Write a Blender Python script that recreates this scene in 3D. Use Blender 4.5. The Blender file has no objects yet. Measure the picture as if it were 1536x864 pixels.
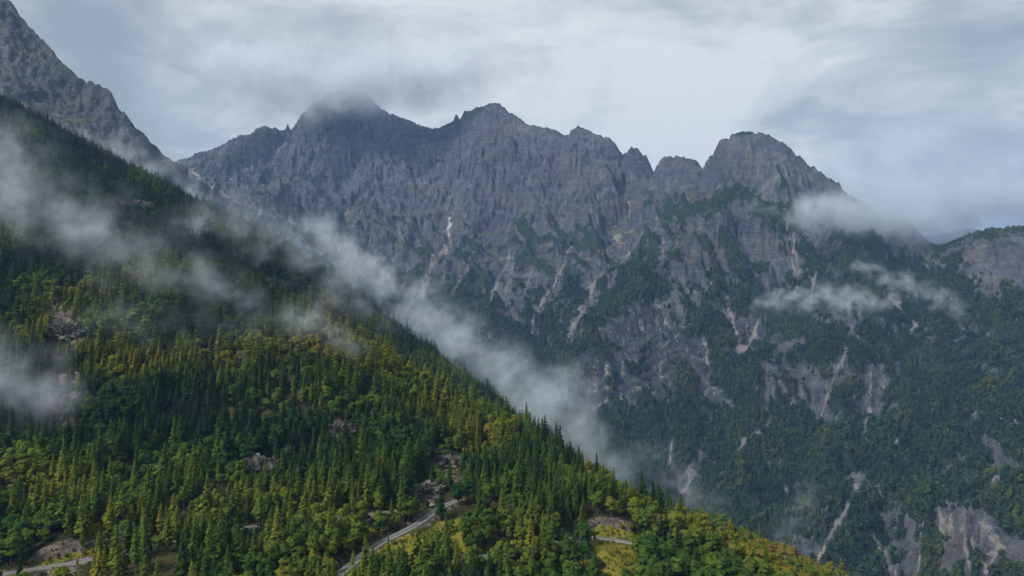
import bpy, math, random
import numpy as np

# ------------------------------------------------------------------ camera, sky, sun, exposure
SC = bpy.context.scene
COL = SC.collection
F = 1097.0                                   # focal length in photo pixels (1536 wide)
cam = bpy.data.cameras.new('camera'); camo = bpy.data.objects.new('camera', cam)
COL.objects.link(camo); SC.camera = camo
cam.sensor_width = 36.0; cam.lens = 36.0 * F / 1536.0
cam.clip_start = 1.0; cam.clip_end = 60000.0
camo.location = (0, 0, 0); camo.rotation_euler = (math.radians(90), 0, 0)   # level, looking along +Y

SUN_EL, SUN_AZ = math.radians(43), math.radians(234)     # azimuth clockwise from +Y: behind the camera, to the right
world = bpy.data.worlds.new('World'); SC.world = world; world.use_nodes = True
def build_world():
    nt = world.node_tree; N = nt.nodes; L = nt.links; N.clear()
    out = N.new('ShaderNodeOutputWorld')
    sky = N.new('ShaderNodeTexSky'); sky.sky_type = 'NISHITA'; sky.sun_disc = False
    sky.sun_elevation = SUN_EL; sky.sun_rotation = SUN_AZ
    b1 = N.new('ShaderNodeBackground'); b1.inputs[1].default_value = 0.05
    L.new(sky.outputs[0], b1.inputs[0])
    tc = N.new('ShaderNodeTexCoord')
    def noise(scale, det, rough, off, dist=0.0, zs=2.2):
        mp = N.new('ShaderNodeMapping'); mp.inputs['Location'].default_value = off; mp.inputs['Scale'].default_value = (1, 1, zs)
        L.new(tc.outputs['Generated'], mp.inputs[0])
        n = N.new('ShaderNodeTexNoise'); n.inputs['Scale'].default_value = scale
        n.inputs['Detail'].default_value = det; n.inputs['Roughness'].default_value = rough
        n.inputs['Distortion'].default_value = dist
        L.new(mp.outputs[0], n.inputs['Vector']); return n
    n1 = noise(1.6, 2, 0.45, SKY_OFF1, 0.0, 1.6); n2 = noise(4.6, 10, 0.62, SKY_OFF2, 0.35, 2.6)
    mx = N.new('ShaderNodeMix'); mx.inputs['Factor'].default_value = 0.5
    L.new(n1.outputs[0], mx.inputs[2]); L.new(n2.outputs[0], mx.inputs[3])
    rp = N.new('ShaderNodeValToRGB'); e = rp.color_ramp.elements
    e[0].position = 0.41; e[0].color = (0.129, 0.146, 0.163, 1)
    e[1].position = 0.60; e[1].color = (0.295, 0.303, 0.304, 1)
    m = e.new(0.5); m.color = (0.186, 0.203, 0.209, 1)
    L.new(mx.outputs[0], rp.inputs[0])
    b2 = N.new('ShaderNodeBackground'); b2.inputs[1].default_value = 1.0; L.new(rp.outputs[0], b2.inputs[0])
    ms = N.new('ShaderNodeMixShader'); ms.inputs[0].default_value = 0.94
    L.new(b1.outputs[0], ms.inputs[1]); L.new(b2.outputs[0], ms.inputs[2]); L.new(ms.outputs[0], out.inputs[0])
SKY_OFF1 = (9.47, 1.79, 18.69); SKY_OFF2 = (17.31, 10.95, 6.0)
build_world()
sun = bpy.data.lights.new('sun', 'SUN'); suno = bpy.data.objects.new('sun', sun); COL.objects.link(suno)
sun.energy = 1.5; sun.angle = math.radians(12); sun.color = (1.0, 0.94, 0.84)
suno.rotation_euler = (math.pi / 2 - SUN_EL, 0, math.pi - SUN_AZ)
vs = SC.view_settings; vs.view_transform = 'Standard'; vs.look = 'None'; vs.exposure = 1.5; vs.gamma = 1.0
vs.use_curve_mapping = False
cy = SC.cycles
cy.max_bounces = 5; cy.diffuse_bounces = 2; cy.glossy_bounces = 1; cy.transmission_bounces = 3
cy.transparent_max_bounces = 8; cy.volume_bounces = 4
cy.volume_step_rate = 2.5; cy.volume_max_steps = 128
cy.use_denoising = True; cy.denoiser = 'OPENIMAGEDENOISE'; cy.denoising_input_passes = 'RGB_ALBEDO_NORMAL'; cy.denoising_prefilter = 'ACCURATE'
cy.use_adaptive_sampling = True; cy.adaptive_threshold = 0.02

# ------------------------------------------------------------------ small tools
def site(px, py, Y):
    """a surveyed point: bearing read off the photograph, Y metres ahead of the camera"""
    return np.array([(px - 768.0) / F * Y, Y, (432.0 - py) / F * Y])
def sites(pts): return np.array([site(*p) for p in pts])
def proj(v):
    return 768 + v[..., 0] / v[..., 1] * F, 432 - v[..., 2] / v[..., 1] * F

def hash2(ix, iy, seed):
    h = (ix.astype(np.int64) * 374761393 + iy.astype(np.int64) * 668265263 + seed * 974711) & 0xFFFFFFFF
    h = ((h ^ (h >> 13)) * 1274126177) & 0xFFFFFFFF
    h = ((h ^ (h >> 16)) * 2246822519) & 0xFFFFFFFF
    return ((h ^ (h >> 13)) & 0xFFFFFF) / float(0xFFFFFF)
def perlin(x, y, seed=0):
    ix, iy = np.floor(x), np.floor(y); fx, fy = x - ix, y - iy
    ux, uy = fx * fx * fx * (fx * (fx * 6 - 15) + 10), fy * fy * fy * (fy * (fy * 6 - 15) + 10)
    def g(a, b):
        t = hash2(ix + a, iy + b, seed) * 2 * math.pi
        return np.cos(t) * (fx - a) + np.sin(t) * (fy - b)
    n0 = g(0, 0) * (1 - ux) + g(1, 0) * ux; n1 = g(0, 1) * (1 - ux) + g(1, 1) * ux
    return (n0 * (1 - uy) + n1 * uy) * 1.5
def fbm(x, y, seed=0, oct=5, gain=0.5, lac=2.03):
    s = 0; a = 1.0
    for k in range(oct):
        s = s + a * perlin(x, y, seed + k * 17); a *= gain; x = x * lac + 11.3; y = y * lac + 5.7
    return s
def ridged(x, y, seed=0, oct=5, gain=0.5, lac=2.03):
    s = 0; a = 1.0; tot = 0
    for k in range(oct):
        s = s + a * (1 - np.abs(perlin(x, y, seed + k * 17)) * 1.6); tot += a; a *= gain; x = x * lac + 3.3; y = y * lac + 9.1
    return s / tot
def sstep(a, b, x):
    t = np.clip((x - a) / (b - a), 0, 1); return t * t * (3 - 2 * t)
def seg_dist(X, Y, pts, close=False):
    """distance to a polyline and the parameter along it"""
    d = np.full(X.shape, 1e9)
    for (ax, ay), (bx, by) in zip(pts[:-1], pts[1:]):
        ux, uy = bx - ax, by - ay; l2 = ux * ux + uy * uy + 1e-9
        t = np.clip(((X - ax) * ux + (Y - ay) * uy) / l2, 0, 1)
        d = np.minimum(d, np.hypot(X - ax - t * ux, Y - ay - t * uy))
    return d
def in_poly(X, Y, poly):
    r = np.zeros(X.shape, bool); n = len(poly)
    for i in range(n):
        x1, y1 = poly[i]; x2, y2 = poly[(i + 1) % n]
        c = ((y1 > Y) != (y2 > Y)) & (X < (x2 - x1) * (Y - y1) / (y2 - y1 + 1e-12) + x1)
        r ^= c
    return r

def mesh_obj(name, verts, faces, mats, parent=None, smooth=True, fmat=None, attrs=None, link=True):
    verts = np.asarray(verts, np.float32); faces = np.asarray(faces, np.int32)
    me = bpy.data.meshes.new(name); k = faces.shape[1]
    me.vertices.add(len(verts)); me.vertices.foreach_set('co', verts.ravel())
    me.loops.add(faces.size); me.loops.foreach_set('vertex_index', faces.ravel())
    me.polygons.add(len(faces)); me.polygons.foreach_set('loop_start', np.arange(0, faces.size, k, dtype=np.int32))
    me.polygons.foreach_set('use_smooth', np.full(len(faces), smooth, bool))
    for m in (mats if isinstance(mats, (list, tuple)) else [mats]): me.materials.append(m)
    if fmat is not None: me.polygons.foreach_set('material_index', np.asarray(fmat, np.int32))
    me.update(calc_edges=True)
    for nm, a in (attrs or {}).items():
        at = me.attributes.new(nm, 'FLOAT', 'POINT'); at.data.foreach_set('value', np.asarray(a, np.float32).ravel())
    o = bpy.data.objects.new(name, me)
    if link: COL.objects.link(o)
    if parent is not None: o.parent = parent
    return o
def tag(o, label=None, cat=None, group=None, kind=None):
    if label: o['label'] = label
    if cat: o['category'] = cat
    if group: o['group'] = group
    if kind: o['kind'] = kind
    return o
def grid_mesh(name, xs, ys, Z, mats, keep=None, attrs=None):
    ny, nx = Z.shape; X, Y = np.meshgrid(xs, ys)
    idx = np.arange(nx * ny).reshape(ny, nx)
    q = np.stack([idx[:-1, :-1], idx[:-1, 1:], idx[1:, 1:], idx[1:, :-1]], -1).reshape(-1, 4)
    V = np.stack([X, Y, Z], -1).reshape(-1, 3)
    if keep is not None:
        kf = keep.reshape(-1)[q].any(1); q = q[kf]
        used = np.zeros(nx * ny, bool); used[q.ravel()] = True
        remap = np.cumsum(used) - 1; q = remap[q]; V = V[used]
        attrs = {k: a.reshape(-1)[used] for k, a in (attrs or {}).items()}
    return mesh_obj(name, V, q, mats, attrs=attrs)
def sample(xs, ys, Z, x, y):
    fi = np.interp(x, xs, np.arange(len(xs))); fj = np.interp(y, ys, np.arange(len(ys)))
    i = np.clip(fi.astype(int), 0, len(xs) - 2); j = np.clip(fj.astype(int), 0, len(ys) - 2); a = fi - i; b = fj - j
    return (Z[j, i] * (1 - a) + Z[j, i + 1] * a) * (1 - b) + (Z[j + 1, i] * (1 - a) + Z[j + 1, i + 1] * a) * b

# ------------------------------------------------------------------ materials
def new_mat(name):
    m = bpy.data.materials.new(name); m.use_nodes = True
    nt = m.node_tree; nt.nodes.clear()
    out = nt.nodes.new('ShaderNodeOutputMaterial')
    return m, nt, out
class NB:
    def __init__(s, nt): s.nt = nt; s.N = nt.nodes; s.L = nt.links; s.pos = None
    def P(s):
        if s.pos is None: s.pos = s.N.new('ShaderNodeNewGeometry').outputs['Position']
        return s.pos
    def lk(s, a, sock):
        if isinstance(a, bpy.types.NodeSocket): s.L.new(a, sock)
        else: sock.default_value = a
    def noise(s, scale, det=4, rough=0.55, vec=None, dist=0.0, stretch=None, off=None):
        v = vec or s.P()
        if stretch or off:
            mp = s.N.new('ShaderNodeMapping'); mp.inputs['Scale'].default_value = stretch or (1, 1, 1)
            mp.inputs['Location'].default_value = off or (0, 0, 0); s.L.new(v, mp.inputs[0]); v = mp.outputs[0]
        n = s.N.new('ShaderNodeTexNoise'); n.inputs['Scale'].default_value = scale; n.inputs['Detail'].default_value = det
        n.inputs['Roughness'].default_value = rough; n.inputs['Distortion'].default_value = dist
        s.L.new(v, n.inputs['Vector']); return n.outputs[0]
    def math(s, op, a, b=None, c=None, clamp=False):
        n = s.N.new('ShaderNodeMath'); n.operation = op; n.use_clamp = clamp
        s.lk(a, n.inputs[0])
        if b is not None: s.lk(b, n.inputs[1])
        if c is not None: s.lk(c, n.inputs[2])
        return n.outputs[0]
    def ramp(s, fac, stops, interp='LINEAR'):
        r = s.N.new('ShaderNodeValToRGB'); r.color_ramp.interpolation = interp; e = r.color_ramp.elements
        while len(e) < len(stops): e.new(0.5)
        for k, (p, c) in enumerate(stops): e[k].position = p; e[k].color = (*c, 1)
        s.L.new(fac, r.inputs[0]); return r.outputs[0]
    def mix(s, fac, a, b, blend='MIX'):
        n = s.N.new('ShaderNodeMix'); n.data_type = 'RGBA'; n.blend_type = blend
        s.lk(fac, n.inputs[0]); s.lk(a if isinstance(a, bpy.types.NodeSocket) else (*a, 1), n.inputs[6])
        s.lk(b if isinstance(b, bpy.types.NodeSocket) else (*b, 1), n.inputs[7]); return n.outputs[2]
    def attr(s, name, typ='GEOMETRY'):
        n = s.N.new('ShaderNodeAttribute'); n.attribute_name = name; n.attribute_type = typ; return n.outputs['Fac']
    def maprange(s, v, a, b, c=0.0, d=1.0, smooth=True):
        n = s.N.new('ShaderNodeMapRange'); n.interpolation_type = 'SMOOTHSTEP' if smooth else 'LINEAR'
        s.lk(v, n.inputs[0])
        for k, q in zip((1, 2, 3, 4), (a, b, c, d)): n.inputs[k].default_value = q
        return n.outputs[0]
    def bump(s, h, dist, strength=1.0, normal=None):
        n = s.N.new('ShaderNodeBump'); n.inputs['Distance'].default_value = dist; n.inputs['Strength'].default_value = strength
        s.L.new(h, n.inputs['Height'])
        if normal is not None: s.L.new(normal, n.inputs['Normal'])
        return n.outputs[0]
    def principled(s, col, rough=0.9, normal=None, spec=0.2):
        p = s.N.new('ShaderNodeBsdfPrincipled'); s.lk(col if isinstance(col, bpy.types.NodeSocket) else (*col, 1), p.inputs['Base Color'])
        s.lk(rough, p.inputs['Roughness']); p.inputs['Specular IOR Level'].default_value = spec
        if normal is not None: s.L.new(normal, p.inputs['Normal'])
        return p.outputs[0]

def mat_mountain():
    m, nt, out = new_mat('limestone_range'); b = NB(nt)
    big = b.noise(0.0035, 5, 0.6); med = b.noise(0.02, 6, 0.65, dist=0.6)
    streak = b.noise(0.03, 5, 0.65, stretch=(1, 1, 0.22)); strata = b.noise(0.035, 4, 0.6, stretch=(0.18, 0.18, 1.6), dist=1.2)
    t = b.math('ADD', b.math('MULTIPLY', big, 0.45), b.math('MULTIPLY', streak, 0.55))
    rock = b.ramp(t, [(0.34, (0.034, 0.040, 0.060)), (0.46, (0.066, 0.073, 0.099)), (0.56, (0.108, 0.113, 0.138)), (0.64, (0.165, 0.166, 0.182)), (0.72, (0.24, 0.235, 0.24))])
    rock = b.mix(b.math('MULTIPLY', b.maprange(strata, 0.5, 0.66), 0.55), rock, (0.145, 0.145, 0.155))
    rock = b.mix(b.math('MULTIPLY', b.maprange(med, 0.42, 0.3), 0.6), rock, (0.042, 0.045, 0.062))
    pale = b.maprange(b.noise(0.0075, 6, 0.68, dist=1.0), 0.56, 0.70); rock = b.mix(b.math('MULTIPLY', pale, 0.55), rock, (0.21, 0.205, 0.205))
    brn = b.maprange(b.noise(0.006, 5, 0.65, off=(400, 90, 0)), 0.52, 0.68); rock = b.mix(b.math('MULTIPLY', brn, 0.55), rock, (0.135, 0.118, 0.088))
    mottled = b.math('ADD', b.attr('mottled'), b.math('MULTIPLY', b.math('SUBTRACT', b.noise(0.02, 5, 0.7), 0.5), 0.8))  # mask for the darker, pale-spotted rock of the buttress face
    rock = b.mix(b.maprange(mottled, 0.35, 0.65), rock, b.ramp(b.noise(0.028, 6, 0.72, stretch=(1, 1, 0.5)), [(0.34, (0.022, 0.027, 0.040)), (0.5, (0.05, 0.056, 0.074)), (0.59, (0.095, 0.098, 0.112)), (0.64, (0.30, 0.285, 0.275))]))
    # scree and gravel in the gullies
    sc = b.math('ADD', b.attr('scree'), b.math('MULTIPLY', b.math('SUBTRACT', b.noise(0.035, 6, 0.75), 0.5), 1.1))
    scf = b.maprange(sc, 0.45, 0.75)
    scol = b.ramp(b.noise(0.012, 4, 0.6), [(0.35, (0.17, 0.16, 0.158)), (0.65, (0.32, 0.295, 0.275))])
    col = b.mix(scf, rock, scol)
    # thin alpine turf
    gr = b.math('ADD', b.attr('grass'), b.math('MULTIPLY', b.math('SUBTRACT', b.noise(0.022, 5, 0.7), 0.5), 1.1))
    grf = b.maprange(gr, 0.5, 0.72)
    col = b.mix(b.math('MULTIPLY', grf, 0.75), col, b.ramp(b.noise(0.01, 3, 0.6), [(0.4, (0.055, 0.075, 0.035)), (0.65, (0.13, 0.12, 0.06))]))
    # dwarf pine and wood
    vg = b.math('ADD', b.attr('veg'), b.math('MULTIPLY', b.math('SUBTRACT', b.noise(0.03, 6, 0.72), 0.5), 0.7))
    vgf = b.maprange(vg, 0.46, 0.56)
    vcol = b.ramp(b.noise(0.06, 4, 0.7), [(0.35, (0.014, 0.03, 0.022)), (0.55, (0.028, 0.052, 0.032)), (0.72, (0.05, 0.075, 0.034))])
    col = b.mix(vgf, col, vcol)
    hgt = b.math('ADD', b.math('MULTIPLY', streak, 0.7), b.math('ADD', b.math('MULTIPLY', med, 0.6), b.math('MULTIPLY', strata, 0.35)))
    n1 = b.bump(hgt, 42.0, 0.85)
    n2 = b.bump(b.noise(0.11, 4, 0.7), 5.0, 0.9, n1)
    nt.links.new(b.principled(col, 0.95, n2, 0.1), out.inputs[0]); return m
def mat_hill():
    m, nt, out = new_mat('forest_floor'); b = NB(nt)
    n = b.noise(0.05, 6, 0.65)
    col = b.ramp(n, [(0.35, (0.018, 0.022, 0.010)), (0.5, (0.035, 0.036, 0.015)), (0.65, (0.07, 0.06, 0.026))])
    rk = b.math('ADD', b.attr('rock'), b.math('MULTIPLY', b.math('SUBTRACT', b.noise(0.12, 5, 0.7), 0.5), 0.9))
    rcol = b.ramp(b.noise(0.25, 5, 0.7), [(0.33, (0.05, 0.042, 0.04)), (0.5, (0.12, 0.10, 0.088)), (0.68, (0.24, 0.195, 0.165))])
    col = b.mix(b.maprange(rk, 0.42, 0.58), col, rcol)
    md = b.math('ADD', b.attr('meadow'), b.math('MULTIPLY', b.math('SUBTRACT', b.noise(0.12, 4, 0.7), 0.5), 0.7))
    mcol = b.ramp(b.noise(0.22, 5, 0.7), [(0.3, (0.08, 0.105, 0.012)), (0.5, (0.18, 0.165, 0.018)), (0.66, (0.235, 0.18, 0.045))])
    col = b.mix(b.maprange(md, 0.4, 0.6), col, mcol)
    nrm = b.bump(b.noise(0.3, 5, 0.7), 1.6, 1.0)
    nt.links.new(b.principled(col, 0.95, nrm, 0.1), out.inputs[0]); return m
def mat_leaf(name, stops, trans=0.3, zmid=10.0, zk=0.05, zup=1.3):
    m, nt, out = new_mat(name); b = NB(nt)
    t = b.attr('tint', 'INSTANCER')
    v = b.math('ADD', t, b.math('MULTIPLY', b.math('SUBTRACT', b.noise(0.45, 3, 0.6), 0.5), 0.5), clamp=True)
    col = b.ramp(v, stops)
    col = b.mix(0.5, col, b.mix(1.0, col, b.ramp(b.noise(1.6, 2, 0.5), [(0.3, (0.55, 0.55, 0.55)), (0.7, (1.45, 1.45, 1.45))]), 'MULTIPLY'))
    # needles and leaves face outwards from the crown's axis: crown-wide normals
    tc = b.N.new('ShaderNodeTexCoord'); sp = b.N.new('ShaderNodeSeparateXYZ'); b.L.new(tc.outputs['Object'], sp.inputs[0])
    zc = b.math('MULTIPLY', b.math('SUBTRACT', sp.outputs[2], zmid), zk); zc = b.math('ADD', zc, zup)
    cv = b.N.new('ShaderNodeCombineXYZ'); b.L.new(sp.outputs[0], cv.inputs[0]); b.L.new(sp.outputs[1], cv.inputs[1]); b.L.new(zc, cv.inputs[2])
    vt = b.N.new('ShaderNodeVectorTransform'); vt.vector_type = 'NORMAL'; vt.convert_from = 'OBJECT'; vt.convert_to = 'WORLD'; b.L.new(cv.outputs[0], vt.inputs[0])
    nn = b.N.new('ShaderNodeVectorMath'); nn.operation = 'NORMALIZE'; b.L.new(vt.outputs[0], nn.inputs[0])
    ge = b.N.new('ShaderNodeNewGeometry'); sc = b.N.new('ShaderNodeVectorMath'); sc.operation = 'SCALE'; b.L.new(ge.outputs['Normal'], sc.inputs[0]); sc.inputs['Scale'].default_value = 0.55
    ad = b.N.new('ShaderNodeVectorMath'); ad.operation = 'ADD'; b.L.new(nn.outputs[0], ad.inputs[0]); b.L.new(sc.outputs[0], ad.inputs[1])
    n2 = b.N.new('ShaderNodeVectorMath'); n2.operation = 'NORMALIZE'; b.L.new(ad.outputs[0], n2.inputs[0])
    d = b.N.new('ShaderNodeBsdfDiffuse'); tr = b.N.new('ShaderNodeBsdfTranslucent'); ms = b.N.new('ShaderNodeMixShader')
    ms.inputs[0].default_value = trans
    b.L.new(n2.outputs[0], d.inputs['Normal'])
    b.L.new(col, d.inputs[0]); b.L.new(col, tr.inputs[0]); b.L.new(d.outputs[0], ms.inputs[1]); b.L.new(tr.outputs[0], ms.inputs[2])
    nt.links.new(ms.outputs[0], out.inputs[0]); return m
def mat_simple(name, stops, scale, rough=0.9, bump=None):
    m, nt, out = new_mat(name); b = NB(nt)
    n = b.noise(scale, 5, 0.65)
    nrm = b.bump(n, bump, 0.9) if bump else None
    nt.links.new(b.principled(b.ramp(n, stops), rough, nrm), out.inputs[0]); return m
M_RANGE = mat_mountain()
M_HILL = mat_hill()
M_SPRUCE = mat_leaf('spruce_needles', [(0.0, (0.018, 0.045, 0.018)), (0.3, (0.040, 0.082, 0.020)), (0.6, (0.115, 0.155, 0.018)), (0.85, (0.175, 0.19, 0.018)), (1.0, (0.195, 0.155, 0.025))], 0.12)
M_BROAD = mat_leaf('beech_leaves', [(0.0, (0.026, 0.066, 0.020)), (0.3, (0.055, 0.115, 0.022)), (0.55, (0.115, 0.165, 0.020)), (0.8, (0.19, 0.19, 0.020)), (1.0, (0.215, 0.155, 0.03))], 0.16, 9.0, 0.8, 0.8)
M_BARK = mat_simple('bark', [(0.3, (0.04, 0.032, 0.026)), (0.7, (0.11, 0.09, 0.075))], 2.0)
M_FAR = mat_leaf('far_wood_leaves', [(0.0, (0.016, 0.042, 0.034)), (0.45, (0.030, 0.068, 0.042)), (0.75, (0.054, 0.095, 0.042)), (1.0, (0.095, 0.12, 0.042))], 0.12, 9.0, 0.3, 1.2)

# ------------------------------------------------------------------ terrain solvers
def membrane(nx, ny, mask, val, levels=7):
    """height sheet stretched over fixed ridge and gully lines, coarse to fine"""
    pyr = [(mask.astype(np.float64), val * mask)]
    for k in range(levels):
        m, v = pyr[-1]
        h, w = m.shape; h2, w2 = (h + 1) // 2, (w + 1) // 2
        mp = np.zeros((h2 * 2, w2 * 2)); vp = np.zeros((h2 * 2, w2 * 2)); mp[:h, :w] = m; vp[:h, :w] = v
        pyr.append((mp.reshape(h2, 2, w2, 2).sum((1, 3)), vp.reshape(h2, 2, w2, 2).sum((1, 3))))
    Z = None
    for k in range(levels, -1, -1):
        m, v = pyr[k]; fx = m > 0; c = np.where(fx, v / np.maximum(m, 1e-9), 0)
        if Z is None: Z = np.full(m.shape, v.sum() / m.sum())
        else:
            Z = np.repeat(np.repeat(Z, 2, 0), 2, 1)[:m.shape[0], :m.shape[1]]
        it = 400 if k > 3 else (120 if k > 1 else 50)
        for q in range(it):
            Z[fx] = c[fx]
            P = np.pad(Z, 1, mode='edge')
            Z = (P[:-2, 1:-1] + P[2:, 1:-1] + P[1:-1, :-2] + P[1:-1, 2:]) * 0.25
        Z[fx] = c[fx]
    return Z
def raster(xs, ys, lines, mask, val, wt=None):
    dx, dy = xs[1] - xs[0], ys[1] - ys[0]
    for ln in lines:
        for a, b in zip(ln[:-1], ln[1:]):
            n = int(max(abs(b[0] - a[0]) / dx, abs(b[1] - a[1]) / dy) * 2) + 2
            p = a + (b - a) * np.linspace(0, 1, n)[:, None]
            i = np.round((p[:, 0] - xs[0]) / dx).astype(int); j = np.round((p[:, 1] - ys[0]) / dy).astype(int)
            ok = (i >= 0) & (i < len(xs)) & (j >= 0) & (j < len(ys))
            i, j, z = i[ok], j[ok], p[ok, 2]
            first = mask[j, i] == 0
            val[j[first], i[first]] = z[first]; mask[j, i] = 1
def erode(Z, cell, rng, batches=6, n=40000, steps=60, rate=0.25, cap=0.05, hard=None):
    h, w = Z.shape; Z = Z / cell; flow = np.zeros(h * w); Zf = Z.ravel().copy()
    for bt in range(batches):
        x = rng.uniform(1, w - 3, n); y = rng.uniform(1, h - 3, n)
        vx = np.zeros(n); vy = np.zeros(n); sp = np.ones(n); wa = np.ones(n); se = np.zeros(n)
        for s in range(steps):
            i = x.astype(int); j = y.astype(int); fx = x - i; fy = y - j; o = j * w + i
            a, b, c, d = Zf[o], Zf[o + 1], Zf[o + w], Zf[o + w + 1]
            gx = (b - a) * (1 - fy) + (d - c) * fy; gy = (c - a) * (1 - fx) + (d - b) * fx
            z0 = a * (1 - fx) * (1 - fy) + b * fx * (1 - fy) + c * (1 - fx) * fy + d * fx * fy
            vx = vx * 0.3 - gx * 0.7; vy = vy * 0.3 - gy * 0.7
            l = np.hypot(vx, vy) + 1e-9; vx /= l; vy /= l
            x2 = np.clip(x + vx, 1, w - 3); y2 = np.clip(y + vy, 1, h - 3)
            i2 = x2.astype(int); j2 = y2.astype(int); fx2 = x2 - i2; fy2 = y2 - j2; o2 = j2 * w + i2
            z1 = Zf[o2] * (1 - fx2) * (1 - fy2) + Zf[o2 + 1] * fx2 * (1 - fy2) + Zf[o2 + w] * (1 - fx2) * fy2 + Zf[o2 + w + 1] * fx2 * fy2
            dz = z1 - z0
            C = np.clip(-dz, 0.01, 1.5) * sp * wa * cap * 10
            dep = np.where(dz > 0, np.minimum(dz, se), np.where(se > C, (se - C) * 0.2, 0))
            ero = np.where((dz <= 0) & (se <= C), np.minimum((C - se) * rate, -dz * 0.5), 0)
            se += ero - dep; am = dep - ero
            if hard is not None: am = am * hard[o]
            for oo, ww in ((o, (1 - fx) * (1 - fy)), (o + 1, fx * (1 - fy)), (o + w, (1 - fx) * fy), (o + w + 1, fx * fy)):
                Zf += np.bincount(oo, am * ww, h * w)
            flow += np.bincount(o, wa, h * w)
            sp = np.sqrt(np.clip(sp * sp - dz * 0.5, 0.05, 9)); wa *= 0.985; x, y = x2, y2
    return Zf.reshape(h, w) * cell, flow.reshape(h, w) / batches
def blur(Z, n=1):
    for k in range(n):
        P = np.pad(Z, 1, mode='edge'); Z = (P[:-2, 1:-1] + P[2:, 1:-1] + P[1:-1, :-2] + P[1:-1, 2:] + 2 * Z) / 6
    return Z

# ------------------------------------------------------------------ the mountain range across the valley
rng = np.random.default_rng(7); random.seed(7)
CRD = [(240, 4300), (340, 4500), (440, 4800), (515, 5000), (655, 4950), (738, 4800), (868, 4500), (985, 4200), (1053, 3950), (1120, 3800),
       (1280, 3500), (1392, 3300), (1480, 3000), (1700, 2900)]
SKY = [(150, 262), (240, 250), (262, 245), (285, 238), (297, 226), (310, 230), (330, 222), (345, 212), (365, 205), (385, 193), (398, 187), (405, 190), (420, 197),
       (428, 197), (432, 187), (436, 198), (443, 190), (450, 172), (470, 155), (490, 143), (515, 130), (545, 140), (560, 150), (575, 165), (600, 175), (625, 187),
       (655, 194), (668, 186), (680, 181), (684, 171), (690, 180), (697, 166), (710, 165), (718, 159), (738, 153), (750, 155), (762, 166), (780, 178), (795, 187),
       (815, 190), (835, 195), (849, 205), (858, 195), (868, 187), (880, 195), (900, 202), (917, 208), (928, 225), (934, 234), (940, 232), (947, 219), (957, 223), (963, 231),
       (970, 233), (980, 262), (985, 252), (993, 237), (1005, 234), (1025, 233), (1033, 242), (1041, 236), (1050, 250), (1054, 256), (1065, 232), (1080, 210), (1089, 206),
       (1093, 208), (1098, 200), (1120, 196), (1140, 197), (1160, 205), (1185, 220), (1200, 235), (1220, 248), (1240, 265), (1260, 280), (1280, 297), (1310, 318),
       (1340, 332), (1362, 338), (1380, 350), (1392, 368), (1410, 371), (1428, 366), (1450, 354), (1480, 345), (1536, 343), (1620, 335), (1700, 330)]
cd = np.array(CRD, float)
crest = [(x, y, np.interp(x, cd[:, 0], cd[:, 1])) for x, y in SKY]
spurs = [
    [(436, 198, 4800), (400, 240, 4620), (350, 262, 4420)],
    [(515, 135, 5000), (520, 230, 4700), (505, 300, 4450), (520, 350, 4150)],
    [(600, 175, 4980), (605, 260, 4650), (600, 330, 4300), (600, 385, 3950)],
    [(738, 153, 4800), (742, 250, 4480), (748, 330, 4150), (735, 385, 3880), (690, 415, 3650), (650, 452, 3330)],
    [(868, 188, 4500), (830, 260, 4300), (795, 320, 4100), (785, 390, 3750), (810, 440, 3450), (830, 490, 3180), (790, 545, 2900)],
    [(947, 219, 4280), (905, 300, 4020), (880, 370, 3750), (860, 430, 3450)],
    [(1015, 233, 4100), (1000, 310, 3800), (975, 370, 3500), (955, 420, 3150)],
    [(1115, 196, 3800), (1095, 285, 3500), (1045, 350, 3250), (985, 410, 3000), (935, 432, 2880), (890, 480, 2760), (850, 535, 2620), (835, 575, 2560)],
    [(1150, 200, 3780), (1170, 300, 3420), (1160, 370, 3150), (1145, 440, 2880), (1075, 490, 2700), (1085, 560, 2500), (1060, 640, 2300), (1020, 690, 2150)],
    [(1240, 265, 3560), (1225, 360, 3200), (1210, 440, 2850), (1185, 520, 2580), (1180, 620, 2250), (1160, 700, 1980), (1150, 770, 1840)],
    [(1310, 330, 3400), (1315, 420, 2900), (1300, 500, 2580), (1285, 580, 2300), (1265, 660, 2020), (1210, 760, 1780)],
    [(1392, 368, 3300), (1390, 440, 2850), (1385, 520, 2500), (1360, 600, 2200), (1330, 690, 1880), (1290, 790, 1640)],
    [(1480, 345, 3000), (1470, 430, 2750), (1480, 520, 2400), (1450, 610, 2080), (1400, 700, 1780), (1370, 790, 1520), (1350, 870, 1400)],
    [(1620, 335, 2950), (1600, 480, 2400), (1590, 620, 1900), (1540, 720, 1600), (1480, 770, 1420), (1450, 870, 1280), (1440, 960, 1150)],
    [(1700, 330, 2900), (1760, 500, 2100), (1800, 700, 1500), (1800, 900, 1150)],
    # front edge of the dark buttress
    [(935, 432, 2880), (1000, 465, 2790), (1075, 490, 2700)],
]
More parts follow.
